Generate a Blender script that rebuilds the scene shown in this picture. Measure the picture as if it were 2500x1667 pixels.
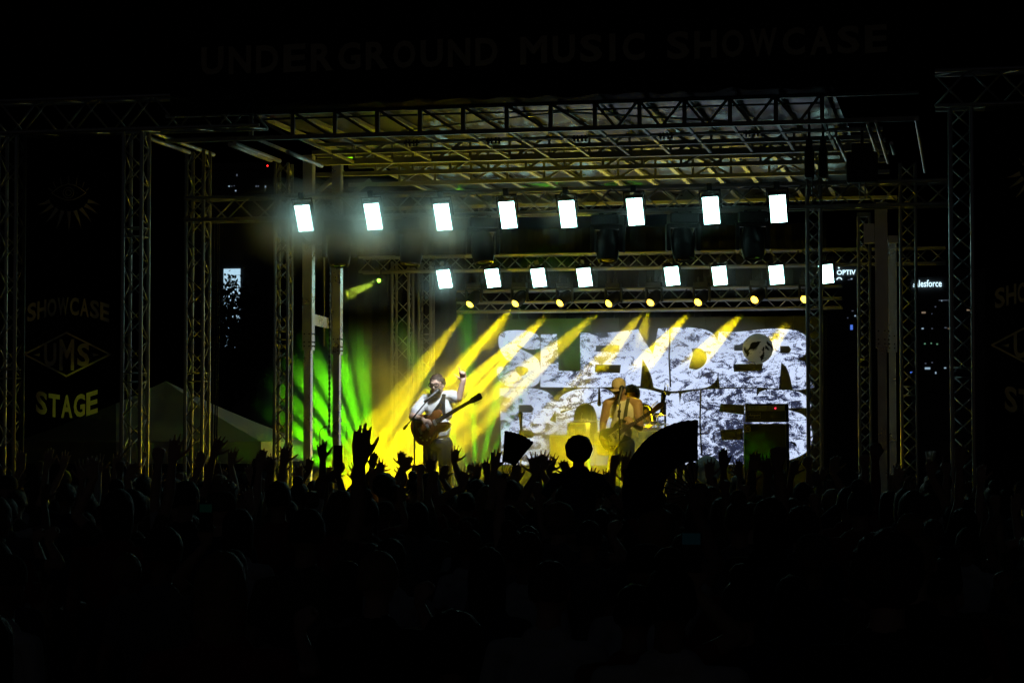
import bpy, bmesh, math, random
import numpy as np
from mathutils import Vector, Matrix, noise as mnoise

random.seed(7)
rng = np.random.default_rng(7)
sc = bpy.context.scene
for o in list(bpy.data.objects):
    bpy.data.objects.remove(o)
COL = sc.collection
R = math.radians

# ------------------------------------------------------------------ camera, night sky, exposure
FPX, CX, CY = 5250.0, 1250.0, 833.5          # focal length and picture centre in photo pixels
CAM = Vector((5.1, 0.0, 2.25))
YAW, PITCH = R(12.0), math.atan(221.5 / FPX)
cam_d = bpy.data.cameras.new('camera')
cam_d.sensor_width = 36.0
cam_d.lens = 36.0 * FPX / 2500.0
cam_d.clip_start, cam_d.clip_end = 0.1, 2000.0
cam = bpy.data.objects.new('camera', cam_d)
cam.location = CAM
cam.rotation_euler = (math.pi / 2 + PITCH, 0, YAW)
COL.objects.link(cam)
sc.camera = cam
CM = cam.rotation_euler.to_matrix()

world = bpy.data.worlds.new('World')
sc.world = world
world.use_nodes = True
wn = world.node_tree.nodes
wn.clear()
wo = wn.new('ShaderNodeOutputWorld')
wb = wn.new('ShaderNodeBackground')
ws = wn.new('ShaderNodeTexSky')
ws.sky_type = 'NISHITA'
ws.sun_disc = False
ws.sun_elevation = R(-5.0)
ws.sun_rotation = R(180.0)
wb.inputs['Strength'].default_value = 0.15
world.node_tree.links.new(ws.outputs[0], wb.inputs['Color'])
world.node_tree.links.new(wb.outputs[0], wo.inputs['Surface'])

sc.view_settings.view_transform = 'Standard'
sc.view_settings.look = 'None'
sc.view_settings.exposure = 0.0
sc.view_settings.gamma = 1.0
sc.view_settings.use_curve_mapping = False
sc.render.engine = 'CYCLES'
sc.cycles.use_denoising = True
sc.cycles.max_bounces = 6
sc.cycles.volume_bounces = 0
sc.cycles.volume_step_rate = 1.0
sc.cycles.volume_max_steps = 96
sc.cycles.sample_clamp_indirect = 4.0
sc.cycles.sample_clamp_direct = 30.0


def P(px, py, Y):
    """the point of the plane y = Y (parallel to the stage front) seen at a photo pixel"""
    d = CM @ Vector(((px - CX) / FPX, -(py - CY) / FPX, -1.0))
    return CAM + d * ((Y - CAM.y) / d.y)


def X(px, Y):
    return P(px, 1055, Y).x


def Z(py, Y, px=1250):
    return P(px, py, Y).z


# ------------------------------------------------------------------ object helpers
def link(o):
    COL.objects.link(o)
    return o


def tag(o, label=None, cat=None, group=None, kind=None):
    if label: o['label'] = label
    if cat: o['category'] = cat
    if group: o['group'] = group
    if kind: o['kind'] = kind
    return o


def empty(name, loc=(0, 0, 0), label=None, cat=None, group=None):
    o = bpy.data.objects.new(name, None)
    o.location = loc
    o.empty_display_size = 0.2
    link(o)
    return tag(o, label, cat, group)


def mesh_obj(name, me, parent=None, world_coords=True):
    o = bpy.data.objects.new(name, me)
    link(o)
    if parent is not None:
        o.parent = parent
        if world_coords:
            o.matrix_parent_inverse = Matrix.Translation(-parent_loc(parent))
    return o


def parent_loc(p):
    v = Vector((0, 0, 0))
    while p is not None:
        v = v + Vector(p.location)
        p = p.parent if p.type == 'EMPTY' else None
    return v


class MB:
    """collects shapes given in world coordinates and links them as one mesh object"""
    def __init__(s):
        s.v, s.f, s.m = [], [], []
        s.n = 0

    def add(s, verts, faces, mi=0):
        s.v.extend([tuple(v) for v in verts])
        s.f.extend([tuple(i + s.n for i in f) for f in faces])
        s.m.extend([mi] * len(faces))
        s.n += len(verts)
        return s

    def box(s, lo, hi, mi=0):
        x0, y0, z0 = lo; x1, y1, z1 = hi
        v = [(x0, y0, z0), (x1, y0, z0), (x1, y1, z0), (x0, y1, z0), (x0, y0, z1), (x1, y0, z1), (x1, y1, z1), (x0, y1, z1)]
        return s.add(v, [(3, 2, 1, 0), (4, 5, 6, 7), (0, 1, 5, 4), (1, 2, 6, 5), (2, 3, 7, 6), (3, 0, 4, 7)], mi)

    def obox(s, c, half, rot, mi=0):
        c = Vector(c)
        v = []
        for sx, sy, sz in ((-1, -1, -1), (1, -1, -1), (1, 1, -1), (-1, 1, -1), (-1, -1, 1), (1, -1, 1), (1, 1, 1), (-1, 1, 1)):
            v.append(c + rot @ Vector((sx * half[0], sy * half[1], sz * half[2])))
        return s.add(v, [(3, 2, 1, 0), (4, 5, 6, 7), (0, 1, 5, 4), (1, 2, 6, 5), (2, 3, 7, 6), (3, 0, 4, 7)], mi)

    def bevbox(s, c, half, rot, b, mi=0):
        """box with chamfered edges"""
        bm = bmesh.new()
        bmesh.ops.create_cube(bm, size=2.0)
        for v in bm.verts:
            v.co = Vector((v.co.x * half[0], v.co.y * half[1], v.co.z * half[2]))
        bmesh.ops.bevel(bm, geom=bm.edges[:], offset=b, segments=2, affect='EDGES', profile=0.5)
        bm.verts.ensure_lookup_table()
        c = Vector(c)
        for i, v in enumerate(bm.verts): v.index = i
        s.add([c + rot @ v.co for v in bm.verts], [tuple(v.index for v in f.verts) for f in bm.faces], mi)
        bm.free()
        return s

    def tube(s, pts, r, n=8, mi=0, cap=True):
        pts = [Vector(p) for p in pts]
        rs = r if isinstance(r, (list, tuple)) else [r] * len(pts)
        vs, fs = [], []
        up = None
        for i, p in enumerate(pts):
            a = pts[max(i - 1, 0)]; b = pts[min(i + 1, len(pts) - 1)]
            t = (b - a).normalized()
            if up is None:
                up = t.orthogonal().normalized()
            u = (up - t * up.dot(t)).normalized()
            up = u
            w = t.cross(u)
            for k in range(n):
                an = 2 * math.pi * k / n
                vs.append(p + (u * math.cos(an) + w * math.sin(an)) * rs[i])
        for i in range(len(pts) - 1):
            for k in range(n):
                a = i * n + k; b = i * n + (k + 1) % n
                fs.append((a, b, b + n, a + n))
        if cap:
            fs.append(tuple(range(n - 1, -1, -1)))
            fs.append(tuple(range((len(pts) - 1) * n, len(pts) * n)))
        return s.add(vs, fs, mi)

    def lathe(s, prof, c, axis=(0, 0, 1), n=20, mi=0):
        ax = Vector(axis).normalized()
        u = ax.orthogonal().normalized(); w = ax.cross(u)
        c = Vector(c)
        vs, fs = [], []
        for (r, h) in prof:
            for k in range(n):
                an = 2 * math.pi * k / n
                vs.append(c + ax * h + (u * math.cos(an) + w * math.sin(an)) * r)
        for i in range(len(prof) - 1):
            for k in range(n):
                a = i * n + k; b = i * n + (k + 1) % n
                fs.append((a, b, b + n, a + n))
        fs.append(tuple(range(n - 1, -1, -1)))
        fs.append(tuple(range((len(prof) - 1) * n, len(prof) * n)))
        return s.add(vs, fs, mi)

    def build(s, name, mat, parent=None, smooth=False):
        me = bpy.data.meshes.new(name)
        me.from_pydata(s.v, [], s.f)
        mats = mat if isinstance(mat, (list, tuple)) else [mat]
        for m in mats: me.materials.append(m)
        if len(mats) > 1:
            me.polygons.foreach_set('material_index', s.m)
        if smooth:
            me.polygons.foreach_set('use_smooth', [True] * len(me.polygons))
        bm = bmesh.new(); bm.from_mesh(me)
        bmesh.ops.recalc_face_normals(bm, faces=bm.faces[:])
        bm.to_mesh(me); bm.free()
        if smooth:
            try: me.set_sharp_from_angle(angle=R(45))
            except Exception: pass
        return mesh_obj(name, me, parent)


# ------------------------------------------------------------------ materials
def new_mat(name):
    m = bpy.data.materials.new(name)
    m.use_nodes = True
    return m, m.node_tree.nodes, m.node_tree.links, m.node_tree.nodes['Principled BSDF']


def surf(name, col, rough=0.6, metal=0.0, var=0.25, scale=8.0, bump=0.0, bscale=None, sheen=0.0):
    """plain surface with a little procedural variation in tone and roughness"""
    m, n, l, b = new_mat(name)
    b.inputs['Metallic'].default_value = metal
    tc = n.new('ShaderNodeTexCoord')
    nz = n.new('ShaderNodeTexNoise'); nz.inputs['Scale'].default_value = scale; nz.inputs['Detail'].default_value = 5
    l.new(tc.outputs['Object'], nz.inputs['Vector'])
    rp = n.new('ShaderNodeValToRGB')
    c = Vector(col[:3])
    rp.color_ramp.elements[0].position = 0.3
    rp.color_ramp.elements[1].position = 0.72
    rp.color_ramp.elements[0].color = (*(c * (1 - var)), 1)
    rp.color_ramp.elements[1].color = (*(c * (1 + var)), 1)
    l.new(nz.outputs['Fac'], rp.inputs['Fac'])
    l.new(rp.outputs['Color'], b.inputs['Base Color'])
    mr = n.new('ShaderNodeMapRange')
    mr.inputs['To Min'].default_value = max(rough - 0.12, 0.05); mr.inputs['To Max'].default_value = min(rough + 0.12, 1)
    l.new(nz.outputs['Fac'], mr.inputs['Value']); l.new(mr.outputs[0], b.inputs['Roughness'])
    if bump > 0:
        n2 = n.new('ShaderNodeTexNoise'); n2.inputs['Scale'].default_value = bscale or scale * 6; n2.inputs['Detail'].default_value = 6
        l.new(tc.outputs['Object'], n2.inputs['Vector'])
        bp = n.new('ShaderNodeBump'); bp.inputs['Strength'].default_value = bump; bp.inputs['Distance'].default_value = 0.02
        l.new(n2.outputs['Fac'], bp.inputs['Height']); l.new(bp.outputs[0], b.inputs['Normal'])
    if sheen: b.inputs['Sheen Weight'].default_value = sheen
    return m


def glow(name, col, strength):
    m, n, l, b = new_mat(name)
    b.inputs['Base Color'].default_value = (0.02, 0.02, 0.02, 1)
    b.inputs['Emission Color'].default_value = (*col, 1)
    b.inputs['Emission Strength'].default_value = strength
    return m


M = {}
M['alu'] = surf('brushed_aluminium', (0.55, 0.55, 0.56), 0.38, 0.75, 0.12, 14, 0.05)
M['alu_dull'] = surf('weathered_aluminium', (0.36, 0.36, 0.36), 0.5, 0.5, 0.2, 9, 0.05)
M['steel_paint'] = surf('grey_painted_steel', (0.42, 0.43, 0.45), 0.45, 0.1, 0.12, 5, 0.05)
M['mast'] = surf('satin_mast_aluminium', (0.82, 0.83, 0.85), 0.30, 0.8, 0.1, 4, 0.04)
M['black_metal'] = surf('black_powder_coat', (0.015, 0.015, 0.016), 0.4, 0.0, 0.3, 12, 0.05)
M['black_plastic'] = surf('black_moulded_plastic', (0.008, 0.008, 0.009), 0.5, 0.0, 0.3, 20, 0.03)
M['mover_black'] = surf('matt_black_lamp_casing', (0.014, 0.014, 0.015), 0.42, 0.0, 0.3, 20, 0.03)
M['black_cloth'] = surf('black_scrim_cloth', (0.008, 0.008, 0.009), 0.95, 0.0, 0.4, 3, 0.2, 40)
M['ink'] = surf('cream_banner_ink', (0.85, 0.70, 0.46), 0.8, 0.0, 0.15, 3)
def add_shader(m, kind, col, fac):
    n, l = m.node_tree.nodes, m.node_tree.links
    b = n['Principled BSDF']; t = n.new(kind); t.inputs['Color'].default_value = (*col, 1)
    x = n.new('ShaderNodeMixShader'); x.inputs[0].default_value = fac
    l.new(b.outputs[0], x.inputs[1]); l.new(t.outputs[0], x.inputs[2]); l.new(x.outputs[0], n['Material Output'].inputs['Surface'])
    return m


M['scrim'] = add_shader(surf('black_mesh_banner', (0.006, 0.006, 0.007), 0.95, 0.0, 0.4, 3, 0.2, 40), 'ShaderNodeBsdfTransparent', (1, 1, 1), .16)
M['ink_mesh'] = add_shader(surf('cream_ink_on_mesh', (0.85, 0.72, 0.50), 0.8, 0.0, 0.15, 3), 'ShaderNodeBsdfTranslucent', (.9, .78, .6), .27)
M['roof_skin'] = surf('dark_roof_tarpaulin', (0.022, 0.022, 0.028), 0.30, 0.0, 0.5, 1.1, 0.35, 2)
M['deck'] = surf('stage_deck_plywood', (0.05, 0.045, 0.04), 0.6, 0.0, 0.3, 3, 0.1)
M['asphalt'] = surf('asphalt', (0.05, 0.05, 0.05), 0.9, 0.0, 0.3, 2, 0.3, 60)
M['tent'] = surf('white_tent_canvas', (0.72, 0.72, 0.70), 0.7, 0.0, 0.1, 1.4, 0.5, 2.2)
M['lens_white'] = glow('white_led_face', (0.52, 1.0, 0.92), 10.0)
M['lens_yellow'] = glow('amber_lit_lens', (1.0, 0.70, 0.06), 6.0)
M['lens_rim'] = glow('amber_lens_edge', (1.0, 0.46, 0.01), 2.0)
M['lens_green'] = glow('green_lit_lens', (0.35, 1.0, 0.05), 10.0)
M['lens_off'] = surf('dark_glass_lens', (0.02, 0.02, 0.025), 0.12, 0.0, 0.1, 5)
M['cable'] = surf('black_rubber_cable', (0.012, 0.012, 0.012), 0.6)
M['concrete'] = surf('dark_concrete_facade', (0.10, 0.10, 0.105), 0.7, 0.0, 0.2, 0.3)
M['bark'] = surf('dark_bark', (0.06, 0.045, 0.03), 0.9, 0.0, 0.3, 9, 0.5)
M['leaf'] = surf('dark_tree_leaf', (0.05, 0.07, 0.03), 0.6, 0.0, 0.4, 2)

# ------------------------------------------------------------------ ground, deck
YF, YR1, YSC = 23.0, 24.9, 35.0       # banner towers, first lamp truss, LED screen
DECK = 1.15
g = MB().add([(-300, -40, 0), (300, -40, 0), (300, 500, 0), (-300, 500, 0)], [(0, 1, 2, 3)]).build('ground', M['asphalt'])
tag(g, 'dark asphalt ground under the crowd', None, None, 'structure')
d = MB()
d.box((-5.0, 25.4, DECK - 0.16), (5.2, 37.0, DECK))
tag(d.build('stage_deck', M['deck']), 'dark stage deck behind the crowd', 'stage deck')
k = MB()
for i in range(40):
    x0 = -5.0 + i * 0.255
    k.add([(x0, 25.36 + 0.03 * (i % 2), 0.02), (x0 + 0.255, 25.36 + 0.03 * ((i + 1) % 2), 0.02),
           (x0 + 0.255, 25.36 + 0.03 * ((i + 1) % 2), DECK - 0.17), (x0, 25.36 + 0.03 * (i % 2), DECK - 0.17)], [(0, 1, 2, 3)])
tag(k.build('stage_skirt', M['black_cloth']), 'pleated black cloth skirt along the stage front', 'stage skirt')

# ------------------------------------------------------------------ trusses
_cyl = {}


def unit_cyl(r, n, mat):
    key = (round(r, 4), n, mat.name)
    if key not in _cyl:
        b = MB().tube([(0, 0, 0), (0, 0, 1)], r, n)
        me = bpy.data.meshes.new('brace')
        me.from_pydata(b.v, [], b.f)
        me.materials.append(mat)
        me.polygons.foreach_set('use_smooth', [len(f) == 4 for f in b.f])
        _cyl[key] = me
    return _cyl[key]


def unit_bar(w, h, mat):
    key = ('bar', round(w, 4), round(h, 4), mat.name)
    if key not in _cyl:
        b = MB().box((-w / 2, -h / 2, 0), (w / 2, h / 2, 1))
        me = bpy.data.meshes.new('bar')
        me.from_pydata(b.v, [], b.f)
        me.materials.append(mat)
        _cyl[key] = me
    return _cyl[key]


def stick(name, a, b, me, parent, up=None):
    a, b = Vector(a), Vector(b)
    dv = b - a
    o = bpy.data.objects.new(name, me)
    link(o)
    if up is None:
        q = Vector((0, 0, 1)).rotation_difference(dv.normalized()).to_matrix()
    else:
        z = dv.normalized(); y = Vector(up); y = (y - z * y.dot(z)).normalized(); x = y.cross(z)
        q = Matrix((x, y, z)).transposed()
    pl = parent_loc(parent)
    o.parent = parent
    o.matrix_basis = Matrix.Translation(a - pl) @ q.to_4x4() @ Matrix.Diagonal((1, 1, dv.length, 1))
    return o


def box_truss(name, a, b, u, v, label, cat, group=None, step=None, cr=0.024, br=0.011, mat=None, brace_from=0.0, joints=()):
    """four chords along a-b; u and v are the full cross vectors; every diagonal is its own part"""
    mat = mat or M['alu']
    a, b, u, v = Vector(a), Vector(b), Vector(u), Vector(v)
    root = empty(name, a, label, cat, group)
    L = (b - a).length
    t = (b - a) / L
    corner = {(i, j): u * (i - 0.5) + v * (j - 0.5) for i in (0, 1) for j in (0, 1)}
    for c in corner.values():
        stick('chord', a + c, b + c, unit_cyl(cr, 10, mat), root)
    step = step or max(u.length, v.length)
    n = max(int(round((L - brace_from) / step)), 1)
    st = (L - brace_from) / n
    bm_ = unit_cyl(br, 6, mat)
    for fi, (c0, c1) in enumerate((((0, 0), (1, 0)), ((1, 0), (1, 1)), ((1, 1), (0, 1)), ((0, 1), (0, 0)))):
        for i in range(n):
            p, q = (c0, c1) if (i + fi) % 2 == 0 else (c1, c0)
            stick('brace', a + corner[p] + t * (brace_from + i * st), a + corner[q] + t * (brace_from + (i + 1) * st), bm_, root)
    for j in joints:                                   # bolted section joints: a square of cross bars, doubled
        for dj in (-0.05, 0.05):
            ring = [(0, 0), (1, 0), (1, 1), (0, 1)]
            for w in range(4):
                stick('joint_bar', a + corner[ring[w]] + t * (j + dj), a + corner[ring[(w + 1) % 4]] + t * (j + dj), bm_, root)
    # base plate or end frame
    return root


def tower(px, Y, w, ztop, label, group='truss towers carrying the lamp trusses', bf=1.1, step=None, cr=0.024, joints=()):
    x = X(px, Y)
    r = box_truss('truss_tower', (x, Y, 0.02), (x, Y, ztop), (w, 0, 0), (0, w, 0), label, 'truss tower', group, step or w, cr, 0.009, None, bf, joints)
    MB().box((x - w * 0.9, Y - w * 0.9, 0.0), (x + w * 0.9, Y + w * 0.9, 0.018)).build('base_plate', M['alu_dull'], r)
    return r


ztop = Z(320, YF, 325)
tower(22, YF, 0.22, ztop, 'truss tower on the outer edge of the eye banner', joints=(2.9,))
tower(328, YF, 0.22, ztop, 'bright truss tower on the inner edge of the eye banner', joints=(2.85, 4.5))
tower(2352, YF, 0.22, Z(262, YF, 2352), 'truss tower beside the half visible banner', joints=(2.85,))
tower(480, YR1, 0.22, Z(368, YR1, 480), 'truss tower rising in front of the white tent', joints=(2.9,))
tower(690, YR1, 0.16, Z(400, YR1, 690), 'slim truss tower at the end of the white tent', joints=(3.4,), cr=0.02)
tower(1990, YR1, 0.15, Z(375, YR1, 1990), 'slim truss tower standing before the letter R of the screen', cr=0.019)
tower(2221, YR1, 0.17, Z(400, YR1, 2221), 'truss tower before the office block with the rooftop sign', joints=(2.7,), cr=0.018)
r = tower(2113, 27.4, 0.14, Z(530, 27.4, 2113), 'ladder thin truss tower with a capped top beside the grey mast', cr=0.018, joints=(3.1,))
MB().box((X(2113, 27.4) - .085, 27.33, Z(530, 27.4, 2113)), (X(2113, 27.4) + .085, 27.47, Z(530, 27.4, 2113) + .05)).build('cap', M['alu_dull'], r)
tower(982, 34.1, 0.28, Z(640, 34.1, 982), 'rear truss tower behind the raised arm of the singer')
tower(1040, 34.5, 0.20, Z(640, 34.5, 1040), 'rear truss tower closest to the LED screen', joints=(3.8,))

# header trusses over the banners
zl = (Z(315, YF, 150) + Z(240, YF, 150)) / 2
hh = Z(240, YF, 150) - Z(318, YF, 150)
box_truss('header_truss', (X(-60, YF), YF, ztop + hh / 2), (X(640, YF), YF, ztop + hh / 2), (0, 0.3, 0), (0, 0, hh),
          'dark header truss above the eye banner', 'truss', 'header trusses', 0.33, 0.022, 0.012)
zr_ = Z(262, YF, 2352)
box_truss('header_truss', (X(2290, YF), YF, zr_ + hh / 2), (X(2620, YF), YF, zr_ + hh / 2), (0, 0.3, 0), (0, 0, hh),
          'dark header truss above the half visible banner', 'truss', 'header trusses', 0.33, 0.022, 0.012)

# lamp trusses
z1t, z1b = Z(467, YR1, 1300), Z(522, YR1, 1300)
row1 = box_truss('lamp_truss', (X(455, YR1), YR1, (z1t + z1b) / 2), (X(2330, YR1), YR1, (z1t + z1b) / 2), (0, 0.25, 0), (0, 0, z1t - z1b),
                 'front lamp truss carrying the upper row of white lamps', 'truss', 'lamp trusses', 0.28, 0.024, 0.011)
Y2 = 33.9
z2t, z2b = Z(621, Y2, 1400), Z(657, Y2, 1400)
row2 = box_truss('lamp_truss', (X(880, Y2), Y2, (z2t + z2b) / 2), (X(2312, Y2), Y2, (z2t + z2b) / 2), (0, 0.25, 0), (0, 0, z2t - z2b),
                 'rear lamp truss carrying the lower row of white lamps', 'truss', 'lamp trusses', 0.25, 0.022, 0.010)
Y3 = 34.5
z3t, z3b = Z(706, Y3, 1550), Z(757, Y3, 1550)
row3 = box_truss('lamp_truss', (X(1120, Y3), Y3, (z3t + z3b) / 2), (X(2058, Y3), Y3, (z3t + z3b) / 2), (0, 0.3, 0), (0, 0, z3t - z3b),
                 'lowest truss above the screen carrying the amber lamps', 'truss', 'lamp trusses', 0.34, 0.022, 0.010)
mid = (z3t + z3b) / 2 - 0.02
for dy in (-0.15, 0.15):
    stick('rail', (X(1120, Y3), Y3 + dy, mid), (X(2058, Y3), Y3 + dy, mid), unit_cyl(0.02, 10, M['alu']), row3)

# ------------------------------------------------------------------ stage roof
roof = empty('stage_roof', (0, 23.4, 5.6), 'folding stage roof of grey tarpaulin over metal joists', 'stage roof')
YB = 23.4
zb, zt = Z(315, YB, 1400), Z(252, YB, 1400)
xl, xr = X(400, YB), X(2012, YB)
sq = unit_bar(0.045, 0.045, M['steel_paint'])
sq2 = unit_bar(0.03, 0.03, M['steel_paint'])
stick('front_beam', (xl, YB, zb), (X(2250, YB), YB, zb), unit_bar(0.05, 0.05, M['steel_paint']), roof, (0, 0, 1))
stick('front_beam', (xl, YB, zt), (X(2250, YB), YB, zt), sq, roof, (0, 0, 1))
stick('front_beam', (xl, YB, zt - .07), (xr, YB + .1, zt - .07), unit_cyl(0.012, 6, M['black_metal']), roof)
npost = 14
xs = [xr - i * 0.5 for i in range(npost)]
for i, x in enumerate(xs):
    stick('post', (x, YB, zb), (x, YB, zt), sq, roof, (1, 0, 0))
    if i < npost - 1:
        if i < 5:
            stick('diagonal', (x - 0.02, YB, zt), (x - 0.25, YB, zb), sq2, roof, (0, 1, 0))
        stick('diagonal', (x - 0.5, YB, zt), (x - (0.27 if i < 5 else 0.05), YB, zb), sq2, roof, (0, 1, 0))
# joists running back under the tarpaulin and cross beams
for i, x in enumerate(xs):
    stick('joist', (x + 0.02, YB + 0.02, zt - 0.0), (x + 0.02, 33.6, zt + 0.02), unit_bar(0.06, 0.04, M['steel_paint']), roof, (0, 0, 1))
    stick('joist', (x, YB, zb + .02), (x, 26.0, zb + .02), unit_bar(0.03, 0.03, M['steel_paint']), roof, (0, 0, 1))
for j, (yy, w, zz, x0) in enumerate(((24.15, 0.025, zb + .01, X(800, 24.15)), (24.9, 0.05, zb + .02, X(760, 24.9)), (25.9, 0.075, zb + .03, X(770, 25.9)),
                                     (26.9, 0.055, zb, X(770, 26.9)), (28.1, 0.05, zb, X(850, 28.1)), (29.4, 0.05, zb, X(850, 29.4)), (31.2, .05, zb, X(900, 31.2)))):
    stick('cross_beam', (x0, yy, zz), (xr + 0.55, yy, zz), unit_bar(w, w, M['steel_paint']), roof, (0, 0, 1))
    if j in (2, 3, 4):
        stick('cross_beam', (x0, yy, zt - .04), (xr + 0.55, yy, zt - .04), unit_bar(0.05, 0.05, M['steel_paint']), roof, (0, 0, 1))
        for i, x in enumerate(xs[:-1]):
            stick('post', (x, yy, zb), (x, yy, zt), sq2, roof, (1, 0, 0))
            stick('diagonal', (x, yy, zb), (x - (0.5 if i % 2 else -0.5), yy, zt), sq2, roof, (0, 1, 0))
# rear purlins carried further down at the left end, sagging tarpaulin skin
sk = MB()
nx, ny = 36, 30
for j in range(ny + 1):
    for i in range(nx + 1):
        x = (xl + 1.0) + (xr + 0.12 - xl - 1.0) * i / nx
        y = YB - 0.05 + 11.0 * j / ny
        z = zt + 0.09 - 0.05 * abs(math.sin(math.pi * (x - xr) / 0.5)) - 0.02 * math.sin(y * 2.1) + 0.03 * mnoise.noise(Vector((x * 2, y * 2, 0)))
        sk.v.append((x, y, z)); sk.n += 1
for j in range(ny):
    for i in range(nx):
        a = j * (nx + 1) + i
        sk.f.append((a, a + 1, a + nx + 2, a + nx + 1)); sk.m.append(0)
sk.build('roof_skin', M['roof_skin'], roof, True)
# wind braces under the skin (bright thin rods seen through the front truss)
stick('wind_brace', (X(980, 25), 25.0, zt - 0.02), (X(1360, YB), YB + .3, zt - .05), unit_cyl(0.012, 6, M['alu']), roof)
stick('wind_brace', (X(1360, YB), YB + .3, zt - .05), (X(1790, 25), 25.0, zt - 0.03), unit_cyl(0.014, 6, M['alu']), roof)
# side frames left and right: tubes running back from the banner towers
for (p0, y0, p1, k_) in ((350, 315, 534, 384), (561, 353, 668, 403), (572, 350, 690, 398), (702, 371, 790, 411), (348, 332, 470, 372)):
    a = P(p0, y0, 23.2)
    kk = (2350 - p0) / (2350 - p1)
    b = Vector((a.x, 23.2 * kk, a.z))
    stick('side_rail', a, b, unit_cyl(0.026, 10, M['alu']), roof)
for (p0, y0, p1) in ((2040, 332, 2072), (2237, 292, 2268), (2138, 297, 2176), (2118, 303, 2150), (2176, 350, 2185)):
    a = P(p0, y0, 23.3)
    b = Vector((a.x, 23.3 * (2420 - p0) / (2420 - p1), a.z))
    stick('side_rail', a, b, unit_cyl(0.02, 10, M['alu']), roof)
# corner knee braces at the left end
for (p0, y0, p1, y1, yy) in ((775, 470, 838, 415, 26.9), (865, 470, 905, 440, 28.1)):
    stick('knee_brace', P(p0, y0, yy), P(p1, y1, yy), unit_bar(0.06, 0.04, M['steel_paint']), roof, (0, 1, 0))

# small pipe clamps hanging on the thin cross beam
for i, px in enumerate((1005, 1205, 1415, 1625, 1835)):
    c = P(px, 350 - (px - 1005) * 0.022, 24.15)
    b = MB()
    for dx in (-.06, -.02, .03, .07):
        b.box((c.x + dx - .008, 24.12, zb - .045), (c.x + dx + .008, 24.18, zb + .03))
    b.box((c.x - .09, 24.135, zb - .01), (c.x + .1, 24.165, zb + .012))
    b.build('pipe_clamp', M['black_metal'], roof)


# masts: telescoping square columns in pairs, with a tie bar
def mast(px, Y, w, ytop, ystep, label):
    x = X(px, Y)
    zt_, zs = Z(ytop, Y, px), Z(ystep, Y, px)
    r = empty('roof_mast', (x, Y, 0), label, 'roof mast', 'telescopic masts lifting the stage roof')
    MB().box((x - w / 2, Y - w / 2, zs), (x + w / 2, Y + w / 2, zt_)).build('outer_sleeve', M['mast'], r)
    MB().box((x - w * .36, Y - w * .36, 0.02), (x + w * .36, Y + w * .36, zs)).build('inner_column', M['mast'], r)
    MB().box((x - w * .62, Y - w * .62, 0), (x + w * .62, Y + w * .62, 0.02)).build('foot_plate', M['alu_dull'], r)
    for kx in (-.25, .25):
        for kz in (.05, .1, .2):
            MB().lathe([(0.009, 0), (0.009, .012)], (x + kx * w, Y - w / 2, zs + kz), (0, -1, 0), 8).build('bolt', M['black_metal'], r)
            MB().lathe([(0.009, 0), (0.009, .012)], (x + w / 2, Y + kx * w, zs + kz), (1, 0, 0), 8).build('bolt', M['black_metal'], r)
    return r, x, zt_


m1, x1, zt1 = mast(752, 25.6, 0.125, 380, 855, 'outer grey mast of the pair beside the white tent')
MB().box((x1 + .07, 25.54, Z(597, 25.6, 780)), (x1 + .225, 25.68, Z(572, 25.6, 780))).build('sheave_box', M['mast'], m1)
m2, x2, _ = mast(822, 26.8, 0.12, 380, 866, 'inner grey mast with tie bar in front of the green beams')
za, zb_ = Z(795, 25.8, 790), Z(768, 25.8, 790)
MB().add([(x1 + .064, 25.55, za), (x1 + .064, 25.6, za), (x1 + .064, 25.6, zb_), (x1 + .064, 25.55, zb_),
          (x2 - .062, 26.75, za), (x2 - .062, 26.8, za), (x2 - .062, 26.8, zb_), (x2 - .062, 26.75, zb_)],
         [(0, 1, 2, 3), (7, 6, 5, 4), (0, 4, 5, 1), (1, 5, 6, 2), (2, 6, 7, 3), (3, 7, 4, 0)]).build('tie_bar', M['mast'], m2)
m3, x3, _ = mast(2155, 25.6, 0.145, 495, 850, 'wide grey mast with a bracket at its top, in front of the city lights')
MB().box((x3 - .2, 25.5, Z(594, 25.6, 2125)), (x3 - .08, 25.7, Z(548, 25.6, 2125))).build('sheave_box', M['mast'], m3)
MB().box((x3 + .08, 25.62, Z(592, 25.6, 2175)), (x3 + .19, 25.75, Z(575, 25.6, 2175))).build('sheave_box', M['mast'], m3)
m4, x4, _ = mast(2180, 27.0, 0.12, 580, 860, 'grey mast half hidden behind the wide mast')

# cables down beside the tower and a hoist chain by the mast
for px, yy in ((519, 25.3), (526, 25.35), (531, 25.4)):
    x = X(px, yy)
    b = MB().tube([(x, yy, 4.9), (x + .01, yy, 3.5), (x - .01, yy, 2.2), (x + .015, yy, 0.03)], 0.009, 6).build('hanging_cable', M['cable'])
    tag(b, 'one of three black cables hanging straight down together beside the tower at the tent', 'cable', 'cables hanging beside the tower')
x = X(804, 26.2)
ch = MB()
zc = Z(560, 26.2, 804)
i = 0
while zc > Z(1060, 26.2, 804):
    w_, d_ = (0.013, 0.006) if i % 2 else (0.006, 0.013)
    ch.box((x - w_, 26.2 - d_, zc - .038), (x + w_, 26.2 + d_, zc)); zc -= .034; i += 1
ch = ch.build('hoist_chain', M['black_metal'])
tag(ch, 'black hoist chain hanging between the two grey masts', 'chain')
x = X(790, 26.5)
tag(MB().tube([(x, 26.5, Z(500, 26.5, 790)), (x, 26.5, Z(845, 26.5, 790))], 0.012, 8).build('steel_rod', M['alu']), 'thin steel rod hanging beside the hoist chain', 'rod')
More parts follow.
